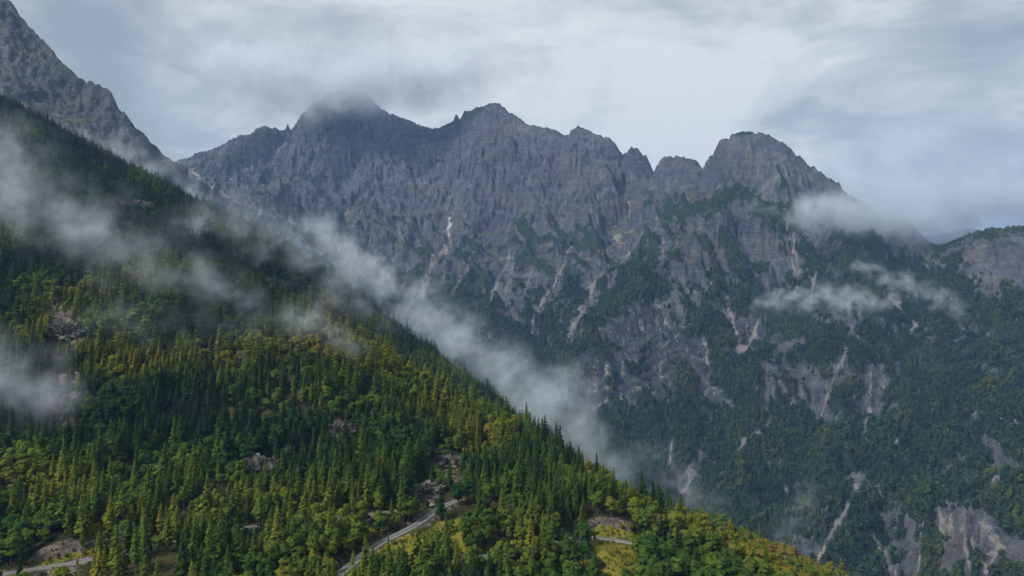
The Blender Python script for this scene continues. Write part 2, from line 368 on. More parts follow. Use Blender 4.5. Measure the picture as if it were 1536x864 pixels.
gullies = [
    [(300, 262, 4250), (400, 305, 4100), (480, 350, 3850), (560, 402, 3600), (590, 440, 3430), (640, 470, 3250), (720, 530, 2980), (800, 590, 2720),
     (860, 640, 2480), (960, 705, 2200), (1030, 742, 2000), (1130, 805, 1720), (1230, 880, 1500), (1330, 980, 1280), (1400, 1080, 1100)],
    [(655, 215, 4880), (668, 290, 4520), (674, 345, 4240), (668, 385, 3980), (632, 440, 3480), (632, 462, 3300)],
    [(470, 200, 4780), (440, 260, 4560), (400, 303, 4120)],
    [(560, 200, 4900), (560, 300, 4400), (565, 395, 3650)],
    [(808, 230, 4500), (770, 300, 4230), (765, 380, 3850), (735, 430, 3500), (715, 500, 3080)],
    [(932, 245, 4280), (945, 320, 4000), (929, 362, 3820), (885, 440, 3380), (858, 500, 3020), (810, 575, 2760)],
    [(1054, 262, 3920), (1060, 320, 3600), (1010, 385, 3250), (945, 424, 3020)],
    [(1110, 330, 3330), (1085, 400, 3050), (1090, 450, 2850), (1115, 525, 2600), (1140, 600, 2330), (1110, 680, 2080), (1035, 735, 2010)],
    [(1195, 330, 3330), (1200, 410, 3000), (1160, 470, 2740), (1118, 524, 2600)],
    [(1265, 330, 3400), (1290, 430, 2880), (1262, 535, 2500), (1232, 615, 2240), (1205, 700, 1980), (1150, 800, 1720)],
    [(1350, 380, 3150), (1350, 470, 2750), (1318, 570, 2400), (1298, 650, 2120), (1285, 730, 1850), (1225, 835, 1600)],
    [(1436, 400, 2950), (1435, 500, 2580), (1400, 600, 2200), (1370, 700, 1870), (1320, 800, 1600), (1290, 880, 1460)],
    [(1550, 420, 2720), (1540, 560, 2180), (1500, 660, 1860), (1430, 750, 1600), (1400, 850, 1420)],
    [(1680, 450, 2350), (1690, 650, 1680), (1600, 780, 1420), (1560, 880, 1250)],
]
# foot of the buttress face and of the great wall: steep above, gentler below
feet = [[(200, 330, 3300), (330, 400, 3000), (480, 480, 2800), (600, 560, 2550), (760, 680, 2200), (900, 790, 1900), (1020, 880, 1650)], [(862, 585, 2560), (900, 590, 2540), (960, 600, 2500), (1040, 595, 2470)]]
backs = [[(100, 300, 5600), (515, 300, 6000), (900, 320, 5700), (1120, 330, 4900), (1400, 400, 4300), (1700, 380, 3900)]]
CELL = 6.5
gx = np.arange(-2300, 2560, CELL); gy = np.arange(1080, 5750, CELL)
def make_range():
    X, Y = np.meshgrid(gx, gy)
    mask = np.zeros(X.shape); val = np.zeros(X.shape)
    cl = sites(crest)
    raster(gx, gy, [cl], mask, val)
    raster(gx, gy, [sites(p) for p in spurs], mask, val)
    raster(gx, gy, [sites(p) for p in feet], mask, val)
    raster(gx, gy, [sites(p) for p in gullies], mask, val)
    raster(gx, gy, [sites(p) for p in backs], mask, val)
    Z = membrane(len(gx), len(gy), mask, val)
    dc = seg_dist(X, Y, cl[:, :2])
    Zs = blur(Z, 3)
    near = sstep(0, 240, dc); Z = Z * (1 - sstep(10, 60, dc)) + Zs * sstep(10, 60, dc)
    wx = fbm(X / 300, Y / 300, 3, 4) * 110; wy = fbm(X / 300, Y / 300, 9, 4) * 110
    high = sstep(-350, 250, Z)
    U, V = X + wx, Y + wy
    def rot(a): return U * math.cos(a) + V * math.sin(a), V * math.cos(a) - U * math.sin(a)
    w2 = sstep(-0.35, 0.35, fbm(X / 700, Y / 700, 15, 2))                 # ribs lean this way and that
    slab = sstep(-0.35, 0.45, fbm(X / 260, Y / 260, 17, 3))               # broken ground between smoother slabs
    (a1, b1), (a2, b2) = rot(0.5), rot(-0.55)
    rb = ridged(a1 / 360, b1 / 620, 21, 5) * w2 + ridged(a2 / 360, b2 / 620, 25, 5) * (1 - w2)
    Z = Z + (rb - 0.62) * (165 + 135 * high) * near
    rb = ridged(a1 / 120, b1 / 190, 41, 4) * w2 + ridged(a2 / 120, b2 / 190, 45, 4) * (1 - w2)
    Z = Z + (rb - 0.62) * (46 + 30 * high * slab) * (0.2 + 0.8 * near)
    hard = (0.25 + 0.75 * sstep(0, 60, dc)).ravel()
    Z, flow = erode(Z, CELL, rng, 7, 42000, 70, 0.3, 0.06, hard)
    # bedding: tilted ledges and short cliffs
    bed = Z + 0.22 * X + fbm(X / 260, Y / 260, 93, 4) * 55; st = 62.0
    Z = Z + np.sin(2 * math.pi * bed / st) * st / (2 * math.pi) * 0.62 * sstep(-250, 150, Z) * sstep(4, 60, dc) * (0.4 + 0.6 * sstep(-0.3, 0.5, fbm(X / 400, Y / 400, 95, 3)))
    Z = Z + fbm(X / 26, Y / 26, 77, 3) * (2.0 + 5.0 * high) + (ridged(X / 62, Y / 62, 87, 3) - 0.6) * 22 * high * slab
    sk = np.array(SKY, float); spx = 768 + X / Y * F; jag = fbm(X / 70, Y / 70, 97, 4, 0.65) * 12 + (ridged(X / 48, Y / 48, 99, 3, 0.6) - 0.62) * 52
    lim = (432 - np.interp(spx, sk[:, 0], sk[:, 1])) / F * Y + jag          # nothing stands above the surveyed skyline
    Z = np.where((Y > 2300) & (Z > lim), lim - np.clip(Z - lim, 0, 40) * 0.1, Z)
    return X, Y, Z, flow, dc
RX, RY, RZ, RFLOW, RDC = make_range()
def down_blur(Z, k, n):
    h, w = (Z.shape[0] // k) * k, (Z.shape[1] // k) * k
    c = blur(Z[:h, :w].reshape(h // k, k, w // k, k).mean((1, 3)), n)
    return sample(gx[:w].reshape(-1, k).mean(1), gy[:h].reshape(-1, k).mean(1), c, RX, RY)
def range_masks():
    gyy, gxx = np.gradient(blur(RZ, 2), CELL); slope = np.hypot(gxx, gyy)
    fl = np.log1p(blur(RFLOW, 1)); fl = fl / np.percentile(fl, 99.5)
    c1 = np.clip((blur(RZ, 2) - blur(RZ, 16)) / 8, -1, 1); c2 = np.clip((blur(RZ, 4) - down_blur(RZ, 6, 4)) / 34, -1, 1)
    px = 768 + RX / RY * F; py = 432 - RZ / RY * F
    n = fbm(RX / 210, RY / 210, 5, 5, 0.6)
    low = sstep(560 + 120 * sstep(800, 1100, px), -330, RZ)                         # wood and dwarf pine thin out with height
    veg = low * 1.25 - 0.2 - sstep(0.85, 1.8, slope) * 0.4 + c1 * 0.22 + c2 * 0.62 + n * 0.35
    veg -= sstep(0.4, 0.9, fl) * 0.5 * sstep(-520, -150, RZ)
    scree = sstep(0.5, 1.0, fl) * 0.75 * sstep(-450, -50, RZ) - sstep(1.3, 2.2, slope) * 0.2 - c1 * 0.1
    grass = sstep(1.3, 0.6, slope) * sstep(-50, 250, RZ) * sstep(750, 450, RZ) * 0.95 + n * 0.3
    return px, py, slope, fl, c2, veg, scree, grass
RPX, RPY, RSLOPE, RFL, RCONV, RVEG, RSCREE, RGRASS = range_masks()
PWX = fbm(RX / 70, RZ / 70, 71, 3) * 5; PWN = fbm(RX / 40, RZ / 40, 31, 4, 0.7)
def paint(arr, pts, w, v, wob=0.8):
    """a wobbly streak along bearings (px, py), w pixels half-width; only where the slope is in sight"""
    d = seg_dist(RPX + PWX * min(1, w / 6), RPY + PWX * 0.5, pts) * (1 + wob * PWN)
    k = sstep(w * 1.35, w * 0.2, d)
    arr += (v - arr) * k
# bare dark rock of the buttress, wall above; painted woods and pale gullies
RMOTTLED = np.zeros(RZ.shape)
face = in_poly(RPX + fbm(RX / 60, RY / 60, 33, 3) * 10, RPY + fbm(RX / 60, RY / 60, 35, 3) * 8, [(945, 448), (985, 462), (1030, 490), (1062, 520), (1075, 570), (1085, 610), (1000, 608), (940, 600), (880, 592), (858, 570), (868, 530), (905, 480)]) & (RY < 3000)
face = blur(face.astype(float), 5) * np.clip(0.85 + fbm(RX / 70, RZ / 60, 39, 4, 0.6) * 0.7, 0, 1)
RVEG += face * (0.22 + 0.3 * fbm(RX / 45, RZ / 30, 37, 4, 0.6) - RVEG) * 0.9; RMOTTLED = face * 0.9
paint(RVEG, [(1480, 400), (1540, 400)], 40, 0.0)
paint(RVEG, [(1470, 800), (1536, 830)], 34, 0.1)
for pl, w in (([(600, 415), (690, 425), (720, 410)], 16), ([(650, 450), (690, 460)], 14), ([(945, 430), (880, 480), (835, 540)], 12), ([(945, 430), (1010, 450), (1065, 500), (1080, 560)], 11),
              ([(1000, 320), (1060, 310), (1110, 285), (1160, 320)], 17), ([(1190, 370), (1230, 400)], 20), ([(770, 390), (800, 400)], 14), ([(850, 350), (870, 370)], 10),
              ([(900, 640), (1000, 660), (1100, 620)], 30), ([(1290, 400), (1400, 420), (1536, 520)], 34), ([(1050, 400), (1100, 440)], 10), ([(850, 400), (860, 440)], 12), ([(1160, 310), (1200, 370), (1235, 420)], 15), ([(1250, 330), (1290, 370)], 14), ([(1085, 375), (1130, 440)], 9), ([(1020, 335), (1050, 390)], 9),
              ([(985, 370), (935, 405)], 13), ([(872, 340), (890, 375), (920, 395)], 8), ([(830, 330), (850, 370)], 7), ([(780, 330), (800, 370), (770, 400)], 9), ([(790, 440), (830, 490)], 11), ([(600, 430), (630, 410)], 8),
              ([(1010, 430), (1045, 470)], 9), ([(1100, 460), (1090, 510)], 9), ([(1170, 450), (1150, 510)], 10), ([(1200, 480), (1250, 520)], 12), ([(700, 360), (720, 375)], 8), ([(590, 325), (605, 330)], 7), ([(640, 365), (650, 385)], 6)):
    paint(RVEG, pl, w * 1.1, 0.8)
for pl, w, v in (([(1205, 550), (1225, 575)], 18, 0.36), ([(1310, 555), (1315, 590)], 12, 0.34), ([(1150, 545), (1155, 590)], 13, 0.38), ([(1060, 590), (1090, 610)], 14, 0.36), ([(1420, 770), (1440, 810), (1425, 850)], 26, 0.2), ([(1365, 780), (1372, 850)], 14, 0.22),
              ([(1480, 660), (1520, 700)], 14, 0.25), ([(1030, 360), (1050, 420)], 16, 0.1), ([(1150, 360), (1170, 420)], 13, 0.15), ([(1020, 470), (1010, 440)], 12, 0.15), ([(800, 420), (770, 470)], 12, 0.2), ([(880, 430), (900, 400)], 10, 0.15)):
    paint(RVEG, pl, w, v)
SCREES = [([(766, 380), (748, 420), (735, 452)], 3, 0.9), ([(800, 400), (788, 440)], 3, 0.9), ([(1058, 515), (1062, 548)], 3.2, 1.0), ([(1183, 325), (1180, 362), (1197, 425), (1195, 440)], 3.6, 1.0), ([(1150, 590), (1152, 640)], 3.2, 0.9), ([(1408, 755), (1412, 800)], 4, 1.0),
          ([(1445, 770), (1450, 820), (1456, 870)], 6, 0.95), ([(1385, 770), (1376, 864)], 3.5, 0.9), ([(985, 455), (1010, 500), (1030, 540)], 3, 0.8), ([(845, 395), (830, 430), (800, 470), (798, 500)], 3.2, 0.9), ([(900, 410), (875, 465), (850, 510)], 4, 0.95), ([(1225, 410), (1215, 450)], 3, 0.8), ([(700, 400), (680, 440)], 3, 0.8),
          ([(990, 400), (1000, 350)], 3, 0.8), ([(1270, 440), (1280, 500)], 3, 0.7),([(285, 255), (345, 300), (430, 330), (480, 350), (560, 395), (592, 432)], 8, 0.85), ([(345, 268), (385, 245), (430, 215)], 5, 0.8), ([(330, 290), (345, 268)], 6, 0.8),
          ([(674, 330), (676, 365), (660, 385), (640, 410), (632, 445)], 7, 0.95), ([(530, 370), (570, 400), (590, 430)], 13, 0.85), ([(929, 345), (930, 365)], 7, 0.95),
          ([(1083, 440), (1095, 470), (1112, 522)], 3.6, 1.0), ([(1190, 350), (1198, 420)], 4, 0.8), ([(1145, 470), (1118, 522), (1105, 535)], 3.6, 1.0),
          ([(1270, 530), (1250, 570), (1232, 625)], 5, 1.0), ([(1308, 545), (1306, 590), (1298, 650)], 4.5, 0.9), ([(1285, 718), (1280, 745), (1255, 785), (1225, 838)], 4.5, 1.0),
          ([(1034, 700), (1036, 720), (1024, 742)], 4, 1.0), ([(1150, 640), (1120, 660), (1108, 675)], 3.5, 0.9), ([(908, 597), (885, 615), (868, 640)], 5, 0.9),
          ([(1008, 660), (1004, 695)], 3.5, 0.9), ([(1310, 805), (1330, 845), (1345, 864)], 4.5, 1.0), ([(1420, 750), (1428, 785)], 6, 0.8), ([(1470, 780), (1500, 820), (1480, 864)], 14, 0.75),
          ([(715, 500), (716, 515)], 3, 0.9), ([(770, 380), (766, 420)], 3, 0.7), ([(820, 300), (800, 335)], 3, 0.7), ([(1362, 770), (1368, 800)], 4, 0.7)]
for pl, w, v in SCREES:
    paint(RSCREE, pl, w * 0.66, v * 0.9, 1.1); paint(RVEG, pl, w * 1.3, 0.12, 1.0)
rkeep = (RPX > -120) & (RPX < 1660) & (RPY > 40) & (RPY < 1010) & (RY < np.interp(RPX, cd[:, 0], cd[:, 1]) + 260) & (RPX > 150)
range_o = grid_mesh('mountain_range', gx, gy, RZ, [M_RANGE], rkeep, {'veg': RVEG, 'scree': RSCREE, 'grass': RGRASS, 'mottled': RMOTTLED})
tag(range_o, kind='structure')

# ------------------------------------------------------------------ the rock peak on the left, behind the wooded ridge
def make_peak():
    D = 2500
    sk = [(-200, -220), (-90, -90), (-30, -30), (0, -8), (20, 5), (33, 28), (50, 45), (65, 60), (85, 85), (105, 105), (125, 121), (150, 128), (165, 138), (174, 152), (177, 163), (186, 167), (200, 195), (212, 213),
          (224, 232), (236, 262), (252, 310), (300, 420)]
    cl = sites([(x, y, D - 250 * sstep(0, 250, np.array(float(x)))) for x, y in sk])
    sp = [[(0, -8, 2500), (30, 120, 2250), (60, 200, 2000), (80, 260, 1800)], [(125, 121, 2400), (120, 190, 2180), (150, 260, 1950)], [(177, 163, 2330), (190, 230, 2150), (230, 320, 1950)],
          [(-90, -90, 2500), (-120, 120, 2100), (-120, 260, 1800)]]
    gu = [[(60, 70, 2430), (75, 180, 2150), (100, 270, 1860)], [(150, 150, 2330), (160, 220, 2150), (190, 300, 1930)], [(-40, 40, 2350), (-20, 200, 1950), (0, 270, 1780)]]
    bk = [[(-200, 100, 2900), (100, 200, 2850), (250, 300, 2700)]]
    ax = np.arange(-2500, -950, 5.0); ay = np.arange(1750, 2950, 5.0)
    X, Y = np.meshgrid(ax, ay); mask = np.zeros(X.shape); val = np.zeros(X.shape)
    for grp in ([cl], [sites(p) for p in sp], [sites(p) for p in gu], [sites(p) for p in bk]): raster(ax, ay, grp, mask, val)
    Z = membrane(len(ax), len(ay), mask, val, 6)
    dc = seg_dist(X, Y, cl[:, :2]); near = sstep(0, 70, dc)
    Z = Z * (1 - near) + blur(Z, 3) * near
    wx = fbm(X / 200, Y / 200, 13, 3) * 40
    Z = Z + (ridged((X + wx) / 170, (Y + wx) / 260, 51, 5) - 0.62) * 60 * near + (ridged((X + wx) / 50, Y / 70, 61, 4) - 0.6) * 24 * (0.3 + 0.7 * near)
    Z, fl = erode(Z, 5.0, rng, 4, 16000, 60, 0.3, 0.06, (0.25 + 0.75 * near).ravel())
    Z = Z + fbm(X / 18, Y / 18, 71, 3) * 5 + (ridged(X / 36, Y / 36, 73, 3) - 0.6) * 20
    g2, g1 = np.gradient(blur(Z, 2), 5.0); slope = np.hypot(g1, g2)
    n = fbm(X / 90, Y / 90, 15, 4)
    veg = 0.25 + n * 0.35 - sstep(0.9, 1.7, slope) * 0.35 - sstep(250, 700, Z) * 0.25
    grass = sstep(1.4, 0.8, slope) * 0.62 + n * 0.3
    fl = np.log1p(blur(fl)); fl /= np.percentile(fl, 99.5)
    px = 768 + X / Y * F
    return tag(grid_mesh('rock_peak', ax, ay, Z, [M_RANGE], (px > -180) & (px < 280), {'veg': veg, 'scree': sstep(0.5, 0.95, fl) * 0.6, 'grass': grass}), kind='structure')
make_peak()

# ------------------------------------------------------------------ the wooded hillside this side of the valley
HP = [  # crest of the far shoulder
    (-150, 75, 1600), (0, 155, 1550), (120, 226, 1480), (250, 298, 1400), (360, 342, 1350), (460, 402, 1310), (530, 468, 1280), (650, 550, 1230), (800, 672, 1150), (880, 730, 1090), (990, 815, 1010),
    # crest of the near spur
    (335, 412, 900), (450, 475, 865), (560, 535, 815), (700, 602, 745), (800, 664, 680), (950, 762, 575), (1100, 838, 515), (1250, 905, 465), (1400, 990, 420),
    # gully between
    (400, 510, 1050), (520, 590, 1040), (650, 670, 1000), (850, 800, 880),
    # lower spur behind
    (870, 705, 930), (1050, 788, 860), (1250, 876, 780), (1400, 960, 700),
    (1000, 860, 700), (1180, 930, 620),
    # open slope
    (0, 880, 395), (300, 880, 395), (600, 880, 395), (900, 885, 410), (0, 715, 510), (300, 715, 525), (600, 715, 545), (800, 735, 545), (0, 580, 640), (300, 580, 665), (500, 590, 680),
    (0, 440, 810), (200, 440, 840), (300, 440, 855), (0, 320, 1040), (200, 360, 1080), (330, 375, 1150), (100, 265, 1300), (650, 640, 680),
    (-250, 880, 380), (-300, 520, 720), (-350, 280, 1100), (-400, 700, 500),
    (300, 1150, 300), (900, 1150, 300), (1300, 1150, 330), (-200, 1150, 290)]
HW = [(-1250, 1950, 200), (-900, 1850, 180), (-500, 1700, 20), (-150, 1600, -220), (150, 1450, -400), (350, 1200, -440), (480, 950, -440), (450, 720, -400), (420, 520, -340), (600, 1250, -560), (650, 800, -520), (500, 350, -330)]
hp = np.concatenate([sites(HP), np.array(HW, float)])
def tps_fit(p):
    d = np.hypot(p[:, None, 0] - p[None, :, 0], p[:, None, 1] - p[None, :, 1]) / 300
    K = np.where(d > 0, d * d * np.log(d + 1e-12), 0) + np.eye(len(p)) * 0.004
    A = np.c_[np.ones(len(p)), p[:, :2] / 300]; n = len(p)
    M = np.block([[K, A], [A.T, np.zeros((3, 3))]])
    return np.linalg.solve(M, np.r_[p[:, 2], 0, 0, 0])
TW = tps_fit(hp)
def tps(x, y):
    r = np.full(x.shape, TW[-3]) + TW[-2] * x / 300 + TW[-1] * y / 300
    for k in range(len(hp)):
        d2 = ((x - hp[k, 0]) ** 2 + (y - hp[k, 1]) ** 2) / 9e4
        r += TW[k] * 0.5 * d2 * np.log(d2 + 1e-12)
    return r
def spaced(a, b, fine0, fine1, sf, sc):
    v = [a]
    while v[-1] < b:
        d = max(fine0 - v[-1], v[-1] - fine1, 0); v.append(v[-1] + min(sc, sf + d * 0.02))
    return np.array(v)
hx = spaced(-1300, 620, -330, 170, 2.6, 8.0); hy = spaced(250, 1900, 300, 620, 2.6, 8.0)
HX, HY = np.meshgrid(hx, hy)
HZ0 = tps(HX, HY)
HZ0 = HZ0 + fbm(HX / 110, HY / 110, 101, 4) * 9 + (ridged(HX / 60, HY / 75, 111, 3) - 0.6) * 7
def ray_hill(px, py):
    """where the sight line through a bearing meets the hillside"""
    t = np.arange(260, 1850, 1.0); X = (px - 768) / F * t; Zr = (432 - py) / F * t
    Zt = sample(hx, hy, HZ0, X, t); k = np.argmax(Zt >= Zr)
    return np.array([X[k], t[k], Zt[k]])
# road: one serpentine road, read off where it shows
LEGS = [[(-60, 872), (40, 860), (80, 850), (120, 842), (180, 832), (260, 812), (350, 792), (450, 784), (530, 777), (560, 772), (610, 766)],
        [(505, 866), (538, 840), (558, 823), (585, 806), (612, 796), (630, 786), (643, 773), (660, 760), (690, 750)],
        [(640, 852), (690, 842), (735, 831), (790, 822), (840, 812), (875, 804), (912, 803), (950, 810), (985, 822)]]
def smooth_line(p, step=3.0):
    d = np.r_[0, np.cumsum(np.hypot(*np.diff(p[:, :2], axis=0).T))]; s = np.arange(0, d[-1], step)
    q = np.stack([np.interp(s, d, p[:, k]) for k in range(3)], 1)
    for k in range(30):
        q[1:-1] = (q[:-2] + 2 * q[1:-1] + q[2:]) / 4
    for k in range(120): q[1:-1, 2] = (q[:-2, 2] + 2 * q[1:-1, 2] + q[2:, 2]) / 4
    return q
roads = [smooth_line(np.array([ray_hill(*p) for p in L])) for L in LEGS]
HZ = HZ0.copy(); RD = np.full(HZ.shape, 1e9)
for q in roads:
    d = np.full(HZ.shape, 1e9); zr = np.zeros(HZ.shape)
    bx0, bx1, by0, by1 = q[:, 0].min() - 40, q[:, 0].max() + 40, q[:, 1].min() - 40, q[:, 1].max() + 40
    J = np.where((hy > by0) & (hy < by1))[0]; I = np.where((hx > bx0) & (hx < bx1))[0]
    sl = np.ix_(J, I); sx, sy = HX[sl], HY[sl]
    dd = np.full(sx.shape, 1e9); zz = np.zeros(sx.shape)
    for p in q:
        e = np.hypot(sx - p[0], sy - p[1]); c = e < dd; dd[c] = e[c]; zz[c] = p[2]
    k = sstep(14, 5.5, dd); HZ[sl] = HZ[sl] * (1 - k) + (zz - 0.25) * k
    RD[sl] = np.minimum(RD[sl], dd)
HPX = 768 + HX / HY * F; HPY = 432 - HZ / HY * F
hrock = sstep(0.75, 1.3, np.hypot(*np.gradient(blur(HZ0, 1), hy, hx))) * 0.6
hmeadow = np.zeros(HZ.shape)
def hpaint(arr, pts, w, v, wob=0.4, ylim=1900):
    d = seg_dist(HPX, HPY, pts) * (1 + wob * fbm(HX / 14, HY / 14, 131, 3))
    k = sstep(w, w * 0.5, d) * (HY < ylim); arr += (v - arr) * k
hrock = np.maximum(hrock, sstep(16, 6, RD) * 0.52)
for pl, w, v in (([(60, 835), (110, 818), (150, 812)], 14, 0.95), ([(80, 862), (110, 858)], 9, 0.9), ([(870, 786), (940, 786)], 13, 0.9), ([(640, 735), (660, 720), (690, 700)], 20, 0.8), ([(380, 690), (395, 710)], 20, 0.8),
                 ([(95, 470), (110, 500)], 26, 0.85), ([(105, 570), (95, 620)], 24, 0.85), ([(505, 640), (520, 650)], 18, 0.8), ([(660, 680), (680, 690)], 18, 0.8)):
    hpaint(hrock, pl, w, v)
for pl, w in (([(905, 815), (940, 820), (930, 850), (915, 870)], 26), ([(560, 835), (610, 815), (650, 810), (690, 820)], 20), ([(665, 790), (720, 790)], 12), ([(550, 800), (590, 780)], 8), ([(860, 830), (890, 850)], 8),
              ([(140, 800), (155, 785)], 10), ([(60, 848), (150, 825)], 5)):
    hpaint(hmeadow, pl, w, 1.0)
hmeadow *= (RD > 5)
hkeep = (HPX > -230) & (HPX < 1600) & (HPY < 1130)
hill = tag(grid_mesh('forested_hillside', hx, hy, HZ, [M_HILL], hkeep, {'rock': hrock, 'meadow': hmeadow}), kind='structure')

# valley floor sheet that carries everything out to the horizon
gnd = mesh_obj('ground', [(-30000, -30000, -900), (30000, -30000, -900), (30000, 30000, -900), (-30000, 30000, -900)], [(0, 1, 2, 3)], [M_HILL])
tag(gnd, kind='structure')

# ------------------------------------------------------------------ trees
class MB:
    def __init__(s): s.v = []; s.f = []; s.n = 0
    def add(s, v, f):
        s.v.append(np.asarray(v, float)); s.f.append(np.asarray(f, int) + s.n); s.n += len(v)
    def arrays(s): return np.concatenate(s.v), np.concatenate(s.f)
def quads(centres, ux, uy):
    """many separate quads: centre, half axis, half axis"""
    c, a, b = map(np.asarray, (centres, ux, uy)); n = len(c)
    v = np.stack([c - a - b, c + a - b, c + a + b, c - a + b], 1).reshape(-1, 3)
    return v, np.arange(n * 4).reshape(n, 4)
def tube(p, r, k=6):
    p = np.asarray(p, float); a = np.arange(k) / k * 2 * math.pi; v = []
    for q, rr in zip(p, r): v += [(q[0] + rr * math.cos(t), q[1] + rr * math.sin(t), q[2]) for t in a]
    f = [(i * k + j, i * k + (j + 1) % k, (i + 1) * k + (j + 1) % k, (i + 1) * k + j) for i in range(len(p) - 1) for j in range(k)]
    return np.array(v), np.array(f)
def unit(v): return v / (np.linalg.norm(v, axis=-1, keepdims=True) + 1e-9)
def spruce_geo(seed, h=22.0, r=3.4, whorls=30, nb=8, bits=2):
    g = np.random.default_rng(seed); cr = MB(); tr = MB()
    tr.add(*tube([(0, 0, -1.5), (0, 0, h * 0.35), (0.1, 0, h * 0.98)], [0.30, 0.22, 0.03]))
    C, A, B = [], [], []
    lo = g.uniform(0.06, 0.2); ex = g.uniform(0.6, 0.95); lean = g.normal(0, 0.025, 2)
    for w in range(whorls):
        t = (w + g.uniform(-0.3, 0.3)) / whorls; z = h * (lo + (1 - lo) * t)
        prof = (1 - t) ** ex * (0.62 + 0.38 * min(1, t * 5)) + 0.03
        for k in range(nb):
            a = g.uniform(0, 2 * math.pi); L = r * prof * g.uniform(0.6, 1.15)
            droop = g.uniform(0.15, 0.45) * (1 - t * 0.6)
            d = np.array([math.cos(a), math.sin(a), 0]); sd = np.array([-d[1], d[0], 0])
            for q in range(bits):
                f = (q + 0.55) / bits
                c = d * L * f + np.array([lean[0] * z, lean[1] * z, z - droop * L * f * f]) + g.normal(0, 0.12, 3)
                ax = (d * 0.5 / bits + np.array([0, 0, -droop * f * 0.5 / bits])) * L * 1.25
                wd = max(0.22, L * 0.30 * (1.15 - 0.6 * f))
                roll = g.uniform(-0.8, 0.8)
                C.append(c); A.append(ax); B.append(sd * wd * math.cos(roll) + np.array([0, 0, wd * math.sin(roll)]))
    cr.add(*quads(C, A, B))
    tip = tube([(0, 0, h * 0.9), (0, 0, h * 1.03)], [0.35, 0.02], 4); cr.add(*tip)
    return cr.arrays(), tr.arrays()
def broad_geo(seed, h=17.0, r=5.0, clumps=16, leaves=75, size=0.55):
    g = np.random.default_rng(seed); cr = MB(); tr = MB()
    tr.add(*tube([(0, 0, -1.5), (0.1, 0.1, h * 0.3), (0.3, -0.1, h * 0.7)], [0.38, 0.3, 0.1]))
    cs = []
    for k in range(clumps):
        for q in range(50):
            p = g.uniform(-1, 1, 3)
            if (p ** 2).sum() < 1: break
        cs.append(np.array([p[0] * r * 0.68, p[1] * r * 0.68, h * 0.62 + p[2] * h * 0.30]))
    for c in cs[:6]:
        b = np.array([0, 0, h * g.uniform(0.25, 0.4)]); tr.add(*tube([b, (b + c) / 2 + np.array([0, 0, 0.3]), c], [0.16, 0.11, 0.04], 5))
    for c in cs:
        rr = r * g.uniform(0.28, 0.5)
        d = unit(g.normal(size=(leaves, 3))); d[:, 2] = np.abs(d[:, 2]) * 1.0 - 0.25; d = unit(d)
        p = c + d * rr * g.uniform(0.55, 1.1, (leaves, 1)) * np.array([1, 1, 0.8])
        nrm = unit(d + g.normal(0, 0.55, (leaves, 3))); t = unit(np.cross(nrm, g.normal(size=(leaves, 3)))); bt = np.cross(nrm, t)
        s = size * g.uniform(0.6, 1.3, (leaves, 1))
        cr.add(*quads(p, t * s, bt * s * 0.75))
    return cr.arrays(), tr.arrays()
def dead_geo(seed, h=17.0):
    g = np.random.default_rng(seed); cr = MB(); tr = MB()
    tr.add(*tube([(0, 0, -1), (0.1, 0, h * 0.5), (0.2, 0.1, h)], [0.3, 0.2, 0.03]))
    C, A, B = [], [], []
    for k in range(160):
        t = g.uniform(0.15, 0.98); a = g.uniform(0, 6.28); L = 2.6 * (1 - t) ** 0.7 * g.uniform(0.5, 1) + 0.3
        d = np.array([math.cos(a), math.sin(a), g.uniform(-0.3, 0.25)])
        C.append(d * L * 0.5 + np.array([0, 0, h * t])); A.append(d * L * 0.5); B.append(np.array([-d[1], d[0], 0]) * 0.07 + np.array([0, 0, 0.06]))
    cr.add(*quads(C, A, B)); return cr.arrays(), tr.arrays()
def protos(kind, n, **kw):
    r = []
    for k in range(n):
        if kind == 'spruce':
            g = spruce_geo(100 + k, h=22.0, r=[3.9, 3.2, 4.4, 3.6, 3.0, 4.1][k % 6], **kw); m = M_SPRUCE
        elif kind == 'far':
            g = spruce_geo(300 + k, h=22.0, r=3.6, whorls=9, nb=6, bits=1) if k % 2 == 0 else broad_geo(320 + k, 17, 5.2, 7, 26, 1.15); m = M_FAR
        else:
            g = broad_geo(200 + k, h=[17, 15, 19, 14, 16][k % 5], r=[5.0, 4.6, 4.8, 5.2, 4.0][k % 5], **kw); m = M_BROAD
        r.append((g[0], g[1], m))
    return r
P_SPRUCE = protos('spruce', 6); P_BROAD = protos('broad', 5)
L_SPRUCE = protos('spruce', 4, whorls=16, nb=7, bits=1); L_BROAD = protos('broad', 4, clumps=11, leaves=36, size=0.85)
P_FAR = protos('far', 6)
def lib(name, protos_):
    c = bpy.data.collections.new(name)
    for k, (cr, tr, m) in enumerate(protos_):
        v = np.concatenate([cr[0], tr[0]]); f = np.concatenate([cr[1], tr[1] + len(cr[0])])
        fm = np.r_[np.zeros(len(cr[1])), np.ones(len(tr[1]))]
        o = mesh_obj('%s_%02d' % (name, k), v, f, [m, M_BARK], smooth=False, fmat=fm, link=False); c.objects.link(o)
    return c
